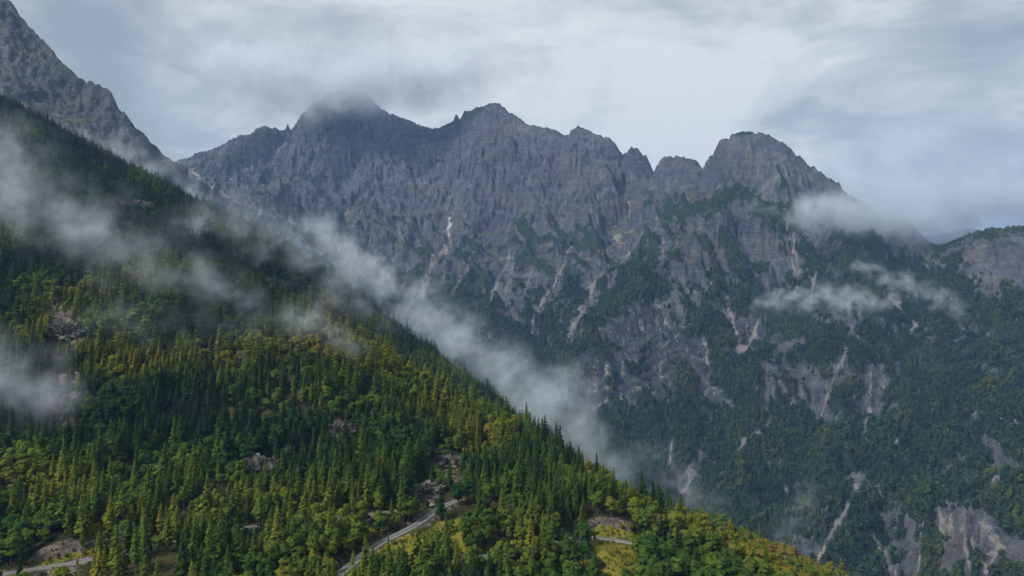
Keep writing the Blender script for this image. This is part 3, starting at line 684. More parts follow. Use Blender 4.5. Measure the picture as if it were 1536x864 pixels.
def forest(name, pts, scl, rot, idx, tint, coll):
    wid = np.asarray(scl) * np.random.default_rng(len(pts)).uniform(0.78, 1.3, len(pts))
    me = bpy.data.meshes.new(name); me.vertices.add(len(pts)); me.vertices.foreach_set('co', np.asarray(pts, np.float32).ravel())
    for nm, a in (('scl', scl), ('wid', wid), ('rot', rot), ('tint', tint)):
        at = me.attributes.new(nm, 'FLOAT', 'POINT'); at.data.foreach_set('value', np.asarray(a, np.float32))
    at = me.attributes.new('idx', 'INT', 'POINT'); at.data.foreach_set('value', np.asarray(idx, np.int32))
    o = bpy.data.objects.new(name, me); COL.objects.link(o)
    ng = bpy.data.node_groups.new(name, 'GeometryNodeTree')
    ng.interface.new_socket('Geometry', in_out='INPUT', socket_type='NodeSocketGeometry'); ng.interface.new_socket('Geometry', in_out='OUTPUT', socket_type='NodeSocketGeometry')
    N, L = ng.nodes, ng.links
    gi, go = N.new('NodeGroupInput'), N.new('NodeGroupOutput')
    mp = N.new('GeometryNodeMeshToPoints'); L.new(gi.outputs[0], mp.inputs[0])
    ci = N.new('GeometryNodeCollectionInfo'); ci.inputs[0].default_value = coll; ci.inputs[1].default_value = True; ci.inputs[2].default_value = True
    ip = N.new('GeometryNodeInstanceOnPoints'); L.new(mp.outputs[0], ip.inputs['Points']); L.new(ci.outputs[0], ip.inputs['Instance'])
    ip.inputs['Pick Instance'].default_value = True
    def at_(nm, t):
        a = N.new('GeometryNodeInputNamedAttribute'); a.data_type = t; a.inputs[0].default_value = nm; return a.outputs[0]
    L.new(at_('idx', 'INT'), ip.inputs['Instance Index'])
    cx = N.new('ShaderNodeCombineXYZ'); L.new(at_('rot', 'FLOAT'), cx.inputs[2]); L.new(cx.outputs[0], ip.inputs['Rotation'])
    cs = N.new('ShaderNodeCombineXYZ'); wd = at_('wid', 'FLOAT'); L.new(wd, cs.inputs[0]); L.new(wd, cs.inputs[1]); L.new(at_('scl', 'FLOAT'), cs.inputs[2]); L.new(cs.outputs[0], ip.inputs['Scale']); L.new(ip.outputs[0], go.inputs[0])
    md = o.modifiers.new('scatter', 'NODES'); md.node_group = ng
    return o

def hill_trees():
    g = np.random.default_rng(11)
    out = []
    for y0, y1, sp in ((300, 620, 5.4), (620, 900, 5.5), (900, 1700, 5.8)):
        xs = np.arange(-1250, 600, sp); ys = np.arange(y0, y1, sp); X, Y = np.meshgrid(xs, ys)
        X = X + g.uniform(-0.48, 0.48, X.shape) * sp; Y = Y + g.uniform(-0.48, 0.48, X.shape) * sp
        out.append(np.stack([X.ravel(), Y.ravel()], 1))
    p = np.concatenate(out); x, y = p[:, 0], p[:, 1]
    z = sample(hx, hy, HZ, x, y); px = 768 + x / y * F; py = 432 - z / y * F; tp = 432 - (z + 20) / y * F
    ok = (px > -90) & (px < 1560) & (tp < 900)
    rd = sample(hx, hy, RD, x, y); rk = sample(hx, hy, hrock, x, y); md = sample(hx, hy, hmeadow, x, y)
    ok &= (rd > 6.0) & (g.random(len(x)) > np.clip(rk * 1.5 - 0.45, 0, 0.97)) & (g.random(len(x)) > np.clip(md * 1.3, 0, 0.985))
    for pl, w in CLEAR: ok &= seg_dist(px, py, pl) > w * (0.8 + 0.4 * g.random(len(x)))
    dens = fbm(x / 55, y / 55, 201, 3); ok &= g.random(len(x)) < 0.82 + dens * 0.7
    x, y, z, px, py = x[ok], y[ok], z[ok], px[ok], py[ok]
    n = len(x); nz = fbm(x / 80, y / 80, 211, 4, 0.6); nz2 = fbm(x / 130, y / 130, 221, 4, 0.6)
    pb = 0.24 + nz * 1.15
    pb += 0.75 * sstep(820, 960, px) * sstep(640, 720, py) + 0.45 * sstep(770, 840, py) * sstep(560, 700, px)
    pb += 0.28 * sstep(620, 720, py) * sstep(420, 200, px) - 0.12 * sstep(850, 1050, y)
    pb += 0.9 * ((y > 780) & (px > 850))
    pb = np.clip(pb, 0.03, 0.93)
    br = g.random(n) < pb
    yel = 0.42 * sstep(70, 20, seg_dist(px, py, [(480, 480), (560, 540), (640, 590), (760, 650)])) + 0.16 * sstep(90, 20, seg_dist(px, py, [(30, 720), (150, 690)]))  # yellow-green trees; crest band also tinted yellower to carry sunlight in the leaf colour
    ts = 0.30 + nz2 * 0.5 + g.normal(0, 0.10, n) + yel + 0.12 * sstep(640, 820, py) - 0.24 * sstep(900, 1050, y)
    tb = 0.37 + nz2 * 0.5 + g.normal(0, 0.09, n) + yel * 0.6 + 0.22 * sstep(850, 1000, px) * sstep(700, 760, py) * (y < 700) - 0.12 * sstep(850, 1150, y)
    cs = 0.34 * ((y > 760) & (px > 840)); tb += cs; ts += cs
    tint = np.clip(np.where(br, tb, ts), 0, 1)
    ht = np.where(br, g.uniform(0.65, 1.2, n), np.clip(g.normal(0.98, 0.33, n), 0.3, 1.75))
    ht *= np.where(g.random(n) < 0.15, 0.55, 0.92)
    rot = g.uniform(0, 6.283, n)
    return np.stack([x, y, z - 0.3], 1), px, py, br, tint, ht, rot
CLEAR = [([(85, 515), (115, 520)], 15), ([(98, 640), (95, 655)], 15), ([(378, 725), (400, 725)], 13), ([(505, 668), (525, 668)], 12), ([(650, 718), (680, 716)], 12), ([(635, 752), (655, 750)], 12), ([(355, 556), (370, 556)], 8), ([(515, 880), (545, 858), (575, 838)], 11), ([(30, 885), (125, 870)], 18), ([(908, 835), (930, 850), (915, 885)], 20), ([(540, 844), (565, 830), (600, 812), (640, 790), (660, 772)], 8), ([(590, 838), (640, 820), (690, 822)], 9), ([(528, 781), (562, 778)], 7), ([(40, 868), (80, 862), (125, 852)], 12), ([(880, 810), (950, 816)], 8), ([(915, 830), (925, 855)], 18), ([(720, 840), (748, 836)], 7), ([(340, 796), (360, 794)], 4)]
TP, TPX, TPY, TBR, TTI, THT, TRO = hill_trees()
LAND = [(ray_hill(a, b), ph) for a, b, ph in ((90, 848, 'the road with the pinkish bank'), (220, 820, 'the tree-hidden road'), (350, 792, 'the tiny glimpse of road'), (388, 712, 'the mossy rock face'),
        (545, 775, 'the short upper road strip'), (590, 806, 'the straight road'), (648, 758, 'the white boulders'), (690, 797, 'the pinkish boulder'), (735, 832, 'the lowest road glimpse'),
        (890, 788, 'the grey cut bank'), (925, 832, 'the yellow meadow'), (1100, 838, 'the golden end of the spur'), (800, 800, 'the wooded dip before the meadow'), (450, 850, 'the foot of the straight road'), (30, 740, 'the golden grove'))]
def hero_trees():
    """the trees that show largest are objects of their own; the rest is one wood"""
    dist = np.linalg.norm(TP, axis=1); H = np.where(TBR, 17, 22) * THT
    top = 432 - (TP[:, 2] + H) / TP[:, 1] * F
    vis = (TPX > -15) & (TPX < 1550) & (top < 850) & (TPY < 905)
    size = np.where(vis, H / dist, 0)
    hero = np.zeros(len(TP), bool)
    for k in (True, False):
        c = np.where(TBR == k)[0]; hero[c[np.argsort(-size[c])[:300]]] = True
    base = {}
    for br, P in ((True, P_BROAD), (False, P_SPRUCE)):
        for k, (cr, tr, m) in enumerate(P):
            a = mesh_obj('crown', cr[0], cr[1], [m], smooth=False, link=False); b = mesh_obj('trunk', tr[0], tr[1], [M_BARK], smooth=True, link=False)
            base[(br, k)] = (a, b)
    for i in np.where(hero)[0]:
        br = bool(TBR[i]); k = int(rng.integers(len(P_BROAD if br else P_SPRUCE)))
        nm = 'beech_tree' if br else 'spruce_tree'
        e = bpy.data.objects.new(nm, None); COL.objects.link(e)
        e.location = TP[i]; e.rotation_euler = (0, 0, TRO[i]); s = THT[i]; w = s * rng.uniform(0.8, 1.25); e.scale = (w, w, s)
        for src in base[(br, k)]:
            c = src.copy(); c.parent = e; COL.objects.link(c); c['tint'] = float(TTI[i])
        t = TTI[i]
        col = ('deep green', 'mid green', 'yellow-green', 'golden')[int(np.digitize(t, [0.25, 0.45, 0.65]))]
        tall = 'short' if THT[i] < 0.7 else ('tall' if THT[i] > 1.1 else 'mid-sized')
        rr = (w / s) * ([5.0, 4.6, 4.8, 5.2, 4.0] if br else [3.9, 3.2, 4.4, 3.6, 3.0, 4.1])[k]
        shp = ('narrow ' if rr < (4.7 if br else 3.5) else ('wide ' if rr > (5.2 if br else 4.2) else ''))
        d = [np.hypot(TP[i, 0] - q[0], TP[i, 1] - q[1]) for q, _ in LAND]; m = int(np.argmin(d)); q, ph = LAND[m]
        side = 'beside' if d[m] < 18 else ('uphill of' if TP[i, 2] > q[2] else 'downhill of')
        lab = '%s %s%s %s %s %s' % (tall, shp, col, 'broadleaf tree' if br else 'spruce', side, ph)
        tag(e, lab, 'tree' if br else 'spruce', lab.replace(' tree ', ' trees ').replace(' spruce ', ' spruces '))
    return hero
HERO = hero_trees()
rest = ~HERO; near = TP[:, 1] < 700
lib_ns, lib_nb, lib_ls, lib_lb, lib_far = lib('spruce_kind', P_SPRUCE), lib('beech_kind', P_BROAD), lib('thin_spruce_kind', L_SPRUCE), lib('thin_beech_kind', L_BROAD), lib('far_tree_kind', P_FAR)
for nm, sel, cl, cnt in (('spruce_wood', rest & near & ~TBR, lib_ns, 6), ('beech_wood', rest & near & TBR, lib_nb, 5), ('upper_spruce_wood', rest & ~near & ~TBR, lib_ls, 4), ('upper_beech_wood', rest & ~near & TBR, lib_lb, 4)):
    k = sel.sum(); o = forest(nm, TP[sel], THT[sel], TRO[sel], rng.integers(0, cnt, k), TTI[sel], cl)
    tag(o, {'spruce_wood': 'dense dark spruces filling the lower hillside', 'beech_wood': 'yellowing broadleaf trees filling the lower hillside', 'upper_spruce_wood': 'dark spruce forest up the hillside and along its ridge',
            'upper_beech_wood': 'scattered broadleaf trees on the upper hillside and low far spur'}[nm], 'forest', kind='stuff')
M_SNAG = mat_simple('dead_wood', [(0.3, (0.12, 0.11, 0.105)), (0.7, (0.26, 0.24, 0.225))], 1.5)
def snags():
    geo = [dead_geo(500 + k) for k in range(3)]; parts = []
    for cr, tr in geo: parts.append((mesh_obj('branches', cr[0], cr[1], [M_SNAG], smooth=False, link=False), mesh_obj('trunk', tr[0], tr[1], [M_SNAG], link=False)))
    for k, (px, py, h, lb) in enumerate([(178, 838, 1.15, 'grey dead spruce beside the road with the pinkish bank'), (652, 655, 1.1, 'reddish grey dead spruce high on the middle slope'), (760, 640, 0.9, 'bare grey spruce near the spur crest'),
                                         (420, 730, 0.9, 'bare grey tree uphill of the mossy rock face'), (300, 690, 1.0, 'bare dead spruce among dense dark spruces'), (700, 720, 0.85, 'bare grey tree uphill of the dark rock slide'),
                                         (985, 800, 0.8, 'bare pale tree uphill of the yellow meadow'), (470, 600, 1.0, 'dead grey spruce on the upper middle slope')]):
        e = bpy.data.objects.new('dead_tree', None); COL.objects.link(e); p = ray_hill(px, py)
        e.location = (p[0], p[1], float(sample(hx, hy, HZ, p[0:1], p[1:2])[0])); e.rotation_euler = (0.03, 0.05 * (-1) ** k, k * 1.3); e.scale = (h, h, h)
        for c in parts[k % 3]:
            c2 = c.copy(); c2.parent = e; COL.objects.link(c2)
        tag(e, lb, 'dead tree', 'standing dead trees')
snags()
def range_trees():
    g = np.random.default_rng(23); sp = 8.8
    xs = np.arange(gx[0], gx[-1], sp); ys = np.arange(gy[0], 3500, sp); X, Y = np.meshgrid(xs, ys)
    X = (X + g.uniform(-.48, .48, X.shape) * sp).ravel(); Y = (Y + g.uniform(-.48, .48, Y.shape) * sp).ravel()
    Z = sample(gx, gy, RZ, X, Y); px = 768 + X / Y * F; py = 432 - Z / Y * F
    v = sample(gx, gy, RVEG, X, Y) + fbm(X / 40, Y / 40, 301, 4, 0.6) * 0.22
    ok = (px > 520) & (px < 1600) & (py < 900) & (py > 60) & (v > 0.50) & (Z < 360) & (sample(gx, gy, RSCREE, X, Y) < 0.5) & (g.random(len(X)) > sstep(60, 330, Z) * 0.6)
    ok &= Y < np.interp(px, cd[:, 0], cd[:, 1]) + 60
    hd = (px < np.interp(py, [300, 440, 560, 640, 700, 864], [280, 560, 760, 860, 930, 1200]) - 120)      # behind the near hill
    ok &= ~hd
    X, Y, Z, v = X[ok], Y[ok], Z[ok], v[ok]; n = len(X)
    s = np.clip(g.lognormal(-0.02, 0.28, n), 0.45, 1.7) * (1 - 0.55 * sstep(-50, 330, Z))
    t = np.clip(0.42 + fbm(X / 130, Y / 130, 311, 4, 0.6) * 0.5 + sample(gx, gy, RCONV, X, Y) * 0.4 + g.normal(0, 0.2, n), 0, 1)  # ribs lighter, hollows darker: relief shading painted into the leaf tint
    o = forest('mountain_wood', np.stack([X, Y, Z - 0.5], 1), s, g.uniform(0, 6.28, n), g.integers(0, 6, n), t, lib_far)
    tag(o, 'dark mixed forest covering the lower slopes across the valley', 'forest', kind='stuff')
    print('TREES', len(TP), n)
range_trees()

# ------------------------------------------------------------------ road
M_ASPH = mat_simple('asphalt', [(0.3, (0.10, 0.10, 0.11)), (0.7, (0.15, 0.15, 0.16))], 0.6)
M_KERB = mat_simple('pale_concrete', [(0.3, (0.33, 0.31, 0.28)), (0.7, (0.52, 0.49, 0.44))], 0.8, bump=0.05)
M_LINE = mat_simple('road_paint', [(0.3, (0.6, 0.6, 0.58)), (0.7, (0.78, 0.78, 0.76))], 1.0)
def ribbon(q, offs, zs):
    d = np.gradient(q[:, :2], axis=0); d = d / (np.linalg.norm(d, axis=1, keepdims=True) + 1e-9); nrm = np.stack([d[:, 1], -d[:, 0]], 1)
    V = np.stack([np.c_[q[:, :2] + nrm * o, q[:, 2] + z] for o, z in zip(offs, zs)], 1); k = len(offs); n = len(q)
    idx = np.arange(n * k).reshape(n, k)
    f = np.stack([idx[:-1, :-1], idx[:-1, 1:], idx[1:, 1:], idx[1:, :-1]], -1).reshape(-1, 4)
    return V.reshape(-1, 3), f
RLAB = [('low pale parapet along the road by the pinkish cut bank', 'low pale parapet along the straight road below the dark rock slide', 'low pale parapet along the road bend by the yellow meadow')]
for i, q in enumerate(roads):
    rd_o = mesh_obj('road', *ribbon(q, (-2.5, 0, 2.5), (0.12, 0.17, 0.12)), [M_ASPH]); tag(rd_o, kind='structure')
    for s in (-1, 1):
        mesh_obj('edge_line', *ribbon(q, (s * 2.2 - 0.1, s * 2.2 + 0.1), (0.15, 0.15)), [M_LINE], parent=rd_o)
    # parapet on the valley side (towards the camera side of the road)
    side = 1 if q[-1, 0] > q[0, 0] else -1
    v, f = ribbon(q, (side * 2.8, side * 2.8, side * 3.2, side * 3.2), (-0.8, 0.75, 0.75, -1.6))
    tag(mesh_obj('parapet', v, f, [M_KERB], smooth=False), RLAB[0][i], 'parapet')

# ------------------------------------------------------------------ rock faces, boulders, snow, meadow growth
M_CRAG = mat_simple('crag_limestone', [(0.32, (0.03, 0.034, 0.028)), (0.44, (0.075, 0.072, 0.066)), (0.56, (0.125, 0.115, 0.105)), (0.66, (0.20, 0.185, 0.165)), (0.76, (0.34, 0.31, 0.28))], 0.3, bump=1.2)
M_STONE = mat_simple('pale_stone', [(0.3, (0.28, 0.26, 0.24)), (0.7, (0.5, 0.47, 0.43))], 0.7, bump=0.2)
M_SNOW = mat_simple('old_snow', [(0.35, (0.2, 0.19, 0.19)), (0.5, (0.32, 0.31, 0.32)), (0.65, (0.46, 0.46, 0.48))], 0.05)
def crag(name, label, cat, px, py, w, h, seed, mat=None, depth=0.55, n=30, sink=0.45):
    """a broken rock face standing out of the slope, w by h metres"""
    p = ray_hill(px, py); th = np.linspace(0, 2 * math.pi, n * 2, endpoint=False); ph = np.linspace(0.04, math.pi - 0.04, n)
    T, Pp = np.meshgrid(th, ph); x, y, z = np.sin(Pp) * np.cos(T), np.sin(Pp) * np.sin(T), np.cos(Pp)
    sq = lambda a: np.sign(a) * np.abs(a) ** 0.7
    r = 0.78 + 0.55 * (ridged(x * 1.9 + seed + z, y * 1.9 + z * 2.6, seed, 5, 0.65) - 0.6) * 2 + 0.16 * np.round(3 * perlin(z * 3 + x, x * 1.5 + seed * 1.3 + y, seed + 5)) / 1.5
    V = np.stack([sq(x) * r * w / 2, sq(y) * r * w * depth / 2, z * r * h / 2 + h * (0.5 - sink)], -1).reshape(-1, 3) + p
    m = n * 2; i = np.arange((n - 1) * m); a, b = i // m, i % m
    q = np.stack([a * m + b, a * m + (b + 1) % m, (a + 1) * m + (b + 1) % m, (a + 1) * m + b], 1)
    o = mesh_obj(name, V - p, q[:, ::-1], [mat or M_CRAG], smooth=False); o.location = p
    return tag(o, label, cat)
for k, (px, py, w, h, lb) in enumerate([
        (100, 505, 42, 30, 'broken grey rock face with ochre top among the spruces'), (98, 625, 32, 40, 'tall grey rock face beside the low mist patch'), (388, 712, 28, 26, 'mossy rock face between broadleaf trees above the road'),
        (512, 655, 26, 24, 'ochre streaked rock face with bushes on the middle slope'), (662, 705, 30, 24, 'dark rock face above the rock slide'), (640, 742, 26, 16, 'dark wet rocks of the slide above the road bend'),
        (205, 318, 56, 34, 'pale cliff under the high wooded ridge'), (292, 342, 56, 32, 'streaked pale cliff beside another under the wooded ridge'), (440, 440, 16, 12, 'small pale crag behind the near wooded spur'),
        (362, 545, 22, 20, 'small light crag under an orange tree on the slope')]):
    crag('rock_face', lb, 'rock', px, py, w, h, 40 + k)
for k, (px, py, w, lb) in enumerate([(648, 760, 3.4, 'largest white boulder beside the road bend'), (621, 753, 2.2, 'small white boulder in the yellow bushes'), (655, 746, 1.8, 'small white boulder on the dark rock slide'), (627, 744, 2.0, 'rounded white boulder at the foot of the slide'),
                                     (690, 795, 4.0, 'pinkish boulder in the meadow below the road'), (92, 862, 3.4, 'pale block under the road with the pinkish bank')]):
    crag('boulder', lb, 'boulder', px, py, w, w * 0.8, 70 + k, M_STONE, 0.9, 8, 0.25)
def snow(label, poly):
    pc = np.array(poly).mean(0); m = in_poly(RPX + PWX * 0.8, RPY + PWN * 3, poly) & (RY > 3600)
    j, i = np.where(m)
    if len(j) < 4: return
    j0, j1, i0, i1 = j.min() - 1, j.max() + 2, i.min() - 1, i.max() + 2
    n = grid_mesh('snow_patch', gx[i0:i1], gy[j0:j1], RZ[j0:j1, i0:i1] + 3.0 * m[j0:j1, i0:i1] - 4.0 * ~m[j0:j1, i0:i1], [M_SNOW], m[j0:j1, i0:i1])
    tag(n, label, 'snow')
snow('long narrow snow patch in the gully of the great wall', [(674, 326), (678, 322), (675, 352), (670, 355)])
snow('small snow patch just below the long narrow one', [(683, 362), (688, 361), (687, 369), (683, 370)])
def shrubs():
    g = np.random.default_rng(31); n = 60000
    x = g.uniform(-300, 170, n); y = g.uniform(380, 560, n)
    md = sample(hx, hy, hmeadow, x, y); rd = sample(hx, hy, RD, x, y); rk = sample(hx, hy, hrock, x, y)
    ok = ((md > 0.3) & (g.random(n) < 0.30) | (rd < 14) & (rd > 6) & (g.random(n) < 0.25) | (rk > 0.6) & (g.random(n) < 0.12)) & (rd > 5.2)
    x, y = x[ok], y[ok]; z = sample(hx, hy, HZ, x, y); k = len(x)
    o = forest('meadow_shrubs', np.stack([x, y, z - 0.25], 1), np.clip(g.lognormal(-2.5, 0.45, k), 0.03, 0.24), g.uniform(0, 6.28, k), g.integers(0, 4, k), np.clip(g.normal(0.62, 0.16, k), 0, 1), lib_lb)
    tag(o, 'low yellow-green shrubs and tall grass over the roadside meadows', 'shrubs', kind='stuff')
shrubs()
def far_ridge():
    ax = np.arange(3500, 9500, 40.0); ay = np.arange(9000, 11500, 60.0); X, Y = np.meshgrid(ax, ay)
    Z = 470 - np.abs(Y - 10200) * 0.5 + fbm(X / 1100, Y / 1100, 401, 5, 0.5) * 160 + 330 * np.exp(-((X - 6200) / 900) ** 2)
    o = grid_mesh('far_mountain', ax, ay, Z, [M_RANGE], None, {'veg': 0.55 + fbm(X / 400, Y / 400, 411, 4) * 0.5, 'scree': X * 0, 'grass': X * 0, 'mottled': X * 0}); tag(o, kind='structure')
far_ridge()

# ------------------------------------------------------------------ mist banks and the air
def mat_mist(name, dens, col=(0.90, 0.93, 0.97)):
    m, nt, out = new_mat(name)
    p = nt.nodes.new('ShaderNodeVolumePrincipled'); p.inputs['Color'].default_value = (*col, 1); p.inputs['Density'].default_value = dens
    p.inputs['Anisotropy'].default_value = 0.2
    nt.links.new(p.outputs[0], out.inputs['Volume']); return m
M_MIST = mat_mist('mist_droplets', 1.0, (0.86, 0.92, 0.985))
M_CLOUD = mat_mist('cloud_droplets', 1.0, (0.93, 0.965, 1.0))
def mist(label, pts, dens, nscale, bias=0.57, amp=5.0, vox=None, flat=1.0, seed=0, mat=0):
    """a bank of mist: pts = (px, py, Y, radius in metres) along its spine"""
    g = np.random.default_rng(seed + 5)
    P = np.array([np.r_[site(a, b, c), r] for a, b, c, r in pts]); Q = []
    for a, b in zip(P[:-1], P[1:]):
        n = max(2, int(np.linalg.norm(b[:3] - a[:3]) / (0.3 * min(a[3], b[3]))))
        Q += [a + (b - a) * t for t in np.arange(n) / n]
    Q.append(P[-1]); Q = np.array(Q)
    for k in range(6): Q[1:-1] = (Q[:-2] + 2 * Q[1:-1] + Q[2:]) / 4
    Q[:, :3] += g.normal(0, 0.12, (len(Q), 3)) * Q[:, 3:4]
    me = bpy.data.meshes.new('mist'); me.vertices.add(len(Q)); me.vertices.foreach_set('co', Q[:, :3].astype(np.float32).ravel())
    at = me.attributes.new('rad', 'FLOAT', 'POINT'); at.data.foreach_set('value', Q[:, 3].astype(np.float32))
    me.materials.append(M_CLOUD if mat else M_MIST)
    o = bpy.data.objects.new('mist', me); COL.objects.link(o)
    lo = (Q[:, :3] - Q[:, 3:4]).min(0); hi = (Q[:, :3] + Q[:, 3:4]).max(0)
    vox = vox or Q[:, 3].mean() / 20; res = np.clip(((hi - lo) / vox).astype(int), 8, 380)
    ng = bpy.data.node_groups.new('mist', 'GeometryNodeTree')
    ng.interface.new_socket('Geometry', in_out='INPUT', socket_type='NodeSocketGeometry'); ng.interface.new_socket('Geometry', in_out='OUTPUT', socket_type='NodeSocketGeometry')
    N, L = ng.nodes, ng.links
    gi, go = N.new('NodeGroupInput'), N.new('NodeGroupOutput')
    pos = N.new('GeometryNodeInputPosition').outputs[0]
    def noise(scale, det, off, rough=0.6, vec=None):
        n = N.new('ShaderNodeTexNoise'); n.inputs['Scale'].default_value = scale; n.inputs['Detail'].default_value = det; n.inputs['Roughness'].default_value = rough
        v = N.new('ShaderNodeVectorMath'); v.operation = 'ADD'; L.new(vec or pos, v.inputs[0]); v.inputs[1].default_value = off
        L.new(v.outputs[0], n.inputs['Vector']); return n
    # swirl the space a little so that the bank frays
    wn = noise(0.8 / nscale, 2, (seed * 91.0, 13, 7)); ws = N.new('ShaderNodeVectorMath'); ws.operation = 'SUBTRACT'; L.new(wn.outputs['Color'], ws.inputs[0]); ws.inputs[1].default_value = (0.5, 0.5, 0.5)
    wm = N.new('ShaderNodeVectorMath'); wm.operation = 'MULTIPLY_ADD'; L.new(ws.outputs[0], wm.inputs[0]); wm.inputs[1].default_value = (nscale * 1.1,) * 3; L.new(pos, wm.inputs[2])
    wp = wm.outputs[0]
    sn = N.new('GeometryNodeSampleNearest'); L.new(gi.outputs[0], sn.inputs[0]); L.new(wp, sn.inputs['Sample Position'])
    def samp(val, t):
        s = N.new('GeometryNodeSampleIndex'); s.data_type = t; L.new(gi.outputs[0], s.inputs[0]); L.new(val, s.inputs['Value']); L.new(sn.outputs[0], s.inputs['Index']); return s.outputs[0]
    na = N.new('GeometryNodeInputNamedAttribute'); na.data_type = 'FLOAT'; na.inputs[0].default_value = 'rad'
    rad = samp(na.outputs[0], 'FLOAT'); cpos = samp(N.new('GeometryNodeInputPosition').outputs[0], 'FLOAT_VECTOR')
    df = N.new('ShaderNodeVectorMath'); df.operation = 'SUBTRACT'; L.new(wp, df.inputs[0]); L.new(cpos, df.inputs[1])
    dm = N.new('ShaderNodeVectorMath'); dm.operation = 'MULTIPLY'; L.new(df.outputs[0], dm.inputs[0]); dm.inputs[1].default_value = (1, 1, flat)
    ln = N.new('ShaderNodeVectorMath'); ln.operation = 'LENGTH'; L.new(dm.outputs[0], ln.inputs[0])
    def mt(op, a, b=None, clamp=False):
        m = N.new('ShaderNodeMath'); m.operation = op; m.use_clamp = clamp
        for k, q in enumerate((a, b)):
            if q is None: continue
            if isinstance(q, (int, float)): m.inputs[k].default_value = q
            else: L.new(q, m.inputs[k])
        return m.outputs[0]
    core = mt('SUBTRACT', 1.0, mt('DIVIDE', ln.outputs['Value'], rad))
    n1 = noise(1.5 / nscale, 6, (seed * 37.0, 3, 1), 0.66)
    cc = mt('MAXIMUM', core, 0.0)
    sm_ = mt('POWER', cc, 1.4)
    # fray: the noise eats deeper towards the rim
    d = mt('MAXIMUM', mt('SUBTRACT', mt('ADD', n1.outputs[0], mt('MULTIPLY', cc, 0.24)), bias), 0.0)
    n3 = noise(4.5 / nscale, 5, (seed * 17.0, 9, 4), 0.7, wp); fr = mt('MULTIPLY', mt('SUBTRACT', n3.outputs[0], 0.34), 3.2, True)
    d = mt('MULTIPLY', mt('MULTIPLY', mt('MULTIPLY', d, amp), fr), mt('MULTIPLY', sm_, dens))
    vc = N.new('GeometryNodeVolumeCube'); L.new(d, vc.inputs['Density'])
    vc.inputs['Min'].default_value = lo; vc.inputs['Max'].default_value = hi
    for k, a in enumerate('XYZ'): vc.inputs['Resolution ' + a].default_value = int(res[k])
    sm = N.new('GeometryNodeSetMaterial'); L.new(vc.outputs[0], sm.inputs[0]); sm.inputs['Material'].default_value = M_CLOUD if mat else M_MIST
    L.new(sm.outputs[0], go.inputs[0])
    md = o.modifiers.new('mist', 'NODES'); md.node_group = ng
    return tag(o, label, 'mist', 'drifting mist banks', 'stuff')
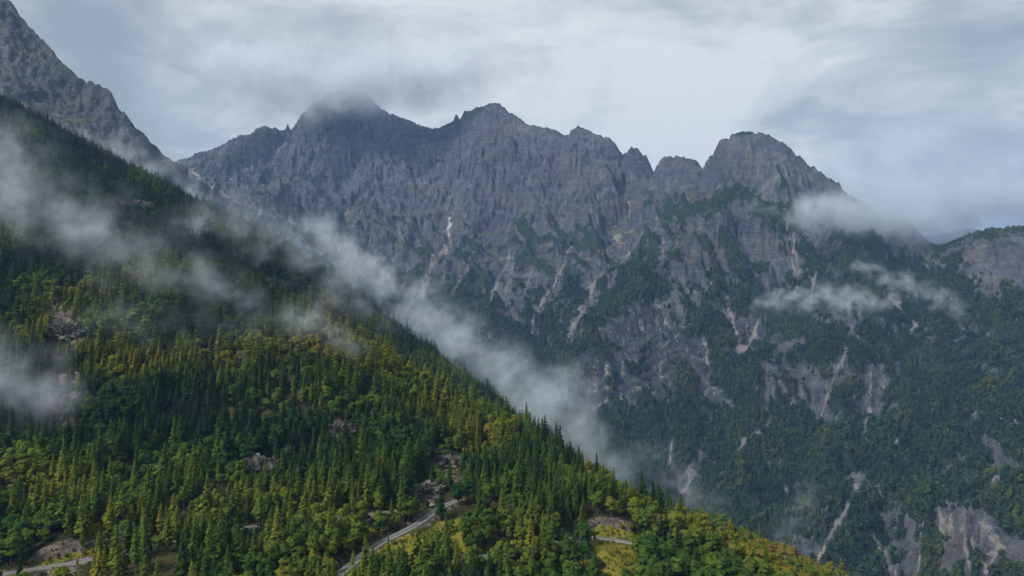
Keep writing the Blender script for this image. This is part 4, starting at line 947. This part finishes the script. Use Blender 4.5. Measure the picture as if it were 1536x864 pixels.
BANKS = [
    ('long band of mist hanging across the spruce hillside', [(-70, 190, 900, 70), (10, 270, 850, 74), (90, 335, 820, 72), (170, 380, 800, 66), (250, 400, 790, 62), (320, 415, 780, 48), (370, 445, 770, 31)], 0.0255, 60, {}),
    ('faint mist veil among the trees below the long band', [(120, 470, 720, 40), (230, 480, 710, 48), (330, 480, 710, 44), (430, 490, 710, 40), (490, 510, 700, 32)], 0.0066, 40, {}),
    ('mist drifting through the gully behind the near wooded spur', [(270, 335, 1150, 52), (350, 335, 1150, 71), (420, 355, 1180, 75), (480, 395, 1190, 71), (540, 440, 1180, 60), (590, 475, 1160, 38)], 0.0243, 70, {}),
    ('thick white mist filling the valley behind the wooded ridge', [(470, 335, 2300, 60), (540, 395, 2050, 90), (590, 435, 1880, 70), (640, 480, 1780, 115), (700, 520, 1700, 95), (745, 560, 1620, 120), (790, 585, 1540, 95), (840, 625, 1450, 125), (885, 680, 1360, 90), (930, 715, 1320, 55)], 0.0240, 85, {'bias': 0.54}),
    ('mist plume rising from the valley against the dark buttress', [(790, 625, 1600, 70), (825, 600, 1620, 80), (850, 572, 1640, 62), (858, 552, 1650, 36)], 0.0330, 55, {'bias': 0.54}),
    ('low mist patch on the hillside by the grey rock face', [(-90, 540, 560, 48), (-20, 575, 555, 54), (40, 590, 545, 46), (100, 590, 540, 29)], 0.0312, 40, {'bias': 0.52}),
    ('mist veil between the wooded ridge and the left rock peak', [(-80, 120, 1850, 82), (0, 170, 1820, 90), (90, 205, 1800, 90), (180, 235, 1780, 82), (260, 270, 1760, 75), (310, 300, 1760, 52)], 0.0238, 100, {}),
    ('cloud spilling over the shoulder right of the domed peak', [(1200, 320, 3000, 60), (1270, 318, 3150, 160), (1330, 322, 3280, 196), (1390, 318, 3400, 221), (1480, 300, 3500, 204), (1580, 290, 3500, 170)], 0.0240, 170, {'bias': 0.45}),
    ('thin mist streamer below the domed peak over dark forest', [(1140, 455, 2350, 40), (1200, 446, 2350, 70), (1260, 450, 2350, 85), (1330, 452, 2350, 50)], 0.0442, 60, {}),
    ('slanting mist wisp above the forest right of the streamer', [(1290, 398, 2450, 45), (1350, 422, 2450, 62), (1410, 445, 2450, 62), (1450, 475, 2450, 40)], 0.0338, 60, {}),
    ('cloud cap hiding the top of the highest peak', [(340, 95, 4850, 230), (430, 122, 4700, 260), (515, 134, 4640, 280), (590, 122, 4700, 250), (700, 100, 4850, 200)], 0.0304, 240, {'bias': 0.40, 'amp': 3.0, 'mat': 1}),
    ('small mist wisps among the trees on the near spur', [(440, 470, 740, 26), (480, 490, 735, 38), (525, 515, 730, 30)], 0.0330, 30, {}),
    ('faint mist patch over the dark forest by the gravel gully', [(1165, 815, 1450, 30), (1185, 785, 1480, 50), (1205, 755, 1500, 55), (1215, 735, 1520, 35)], 0.0144, 50, {}),
    ('thin mist above the stream at the valley bottom', [(920, 685, 1650, 70), (980, 700, 1650, 90), (1030, 730, 1600, 80), (1080, 765, 1550, 55)], 0.0120, 70, {}),
    ('thin mist wisp on the wooded flank of the domed peak', [(1130, 300, 3200, 40), (1180, 330, 3150, 60), (1230, 350, 3100, 50)], 0.0192, 70, {}),
]
for k, (lb, sp, dn, ns, kw) in enumerate(BANKS): mist(lb, sp, dn, ns, seed=k + 1, **kw)

def haze_box():
    m, nt, out = new_mat('mountain_air')
    p = nt.nodes.new('ShaderNodeVolumePrincipled'); p.inputs['Color'].default_value = (0.34, 0.58, 1.0, 1); p.inputs['Density'].default_value = 0.000045
    nt.links.new(p.outputs[0], out.inputs['Volume'])
    x, y0, y1, z0, z1 = 35000, -32000, 34000, -905, 1800
    v = [(-x, y0, z0), (x, y0, z0), (x, y1, z0), (-x, y1, z0), (-x, y0, z1), (x, y0, z1), (x, y1, z1), (-x, y1, z1)]
    f = [(3, 2, 1, 0), (4, 5, 6, 7), (0, 1, 5, 4), (1, 2, 6, 5), (2, 3, 7, 6), (3, 0, 4, 7)]
    tag(mesh_obj('haze', v, f, [m], smooth=False), kind='stuff')
haze_box()
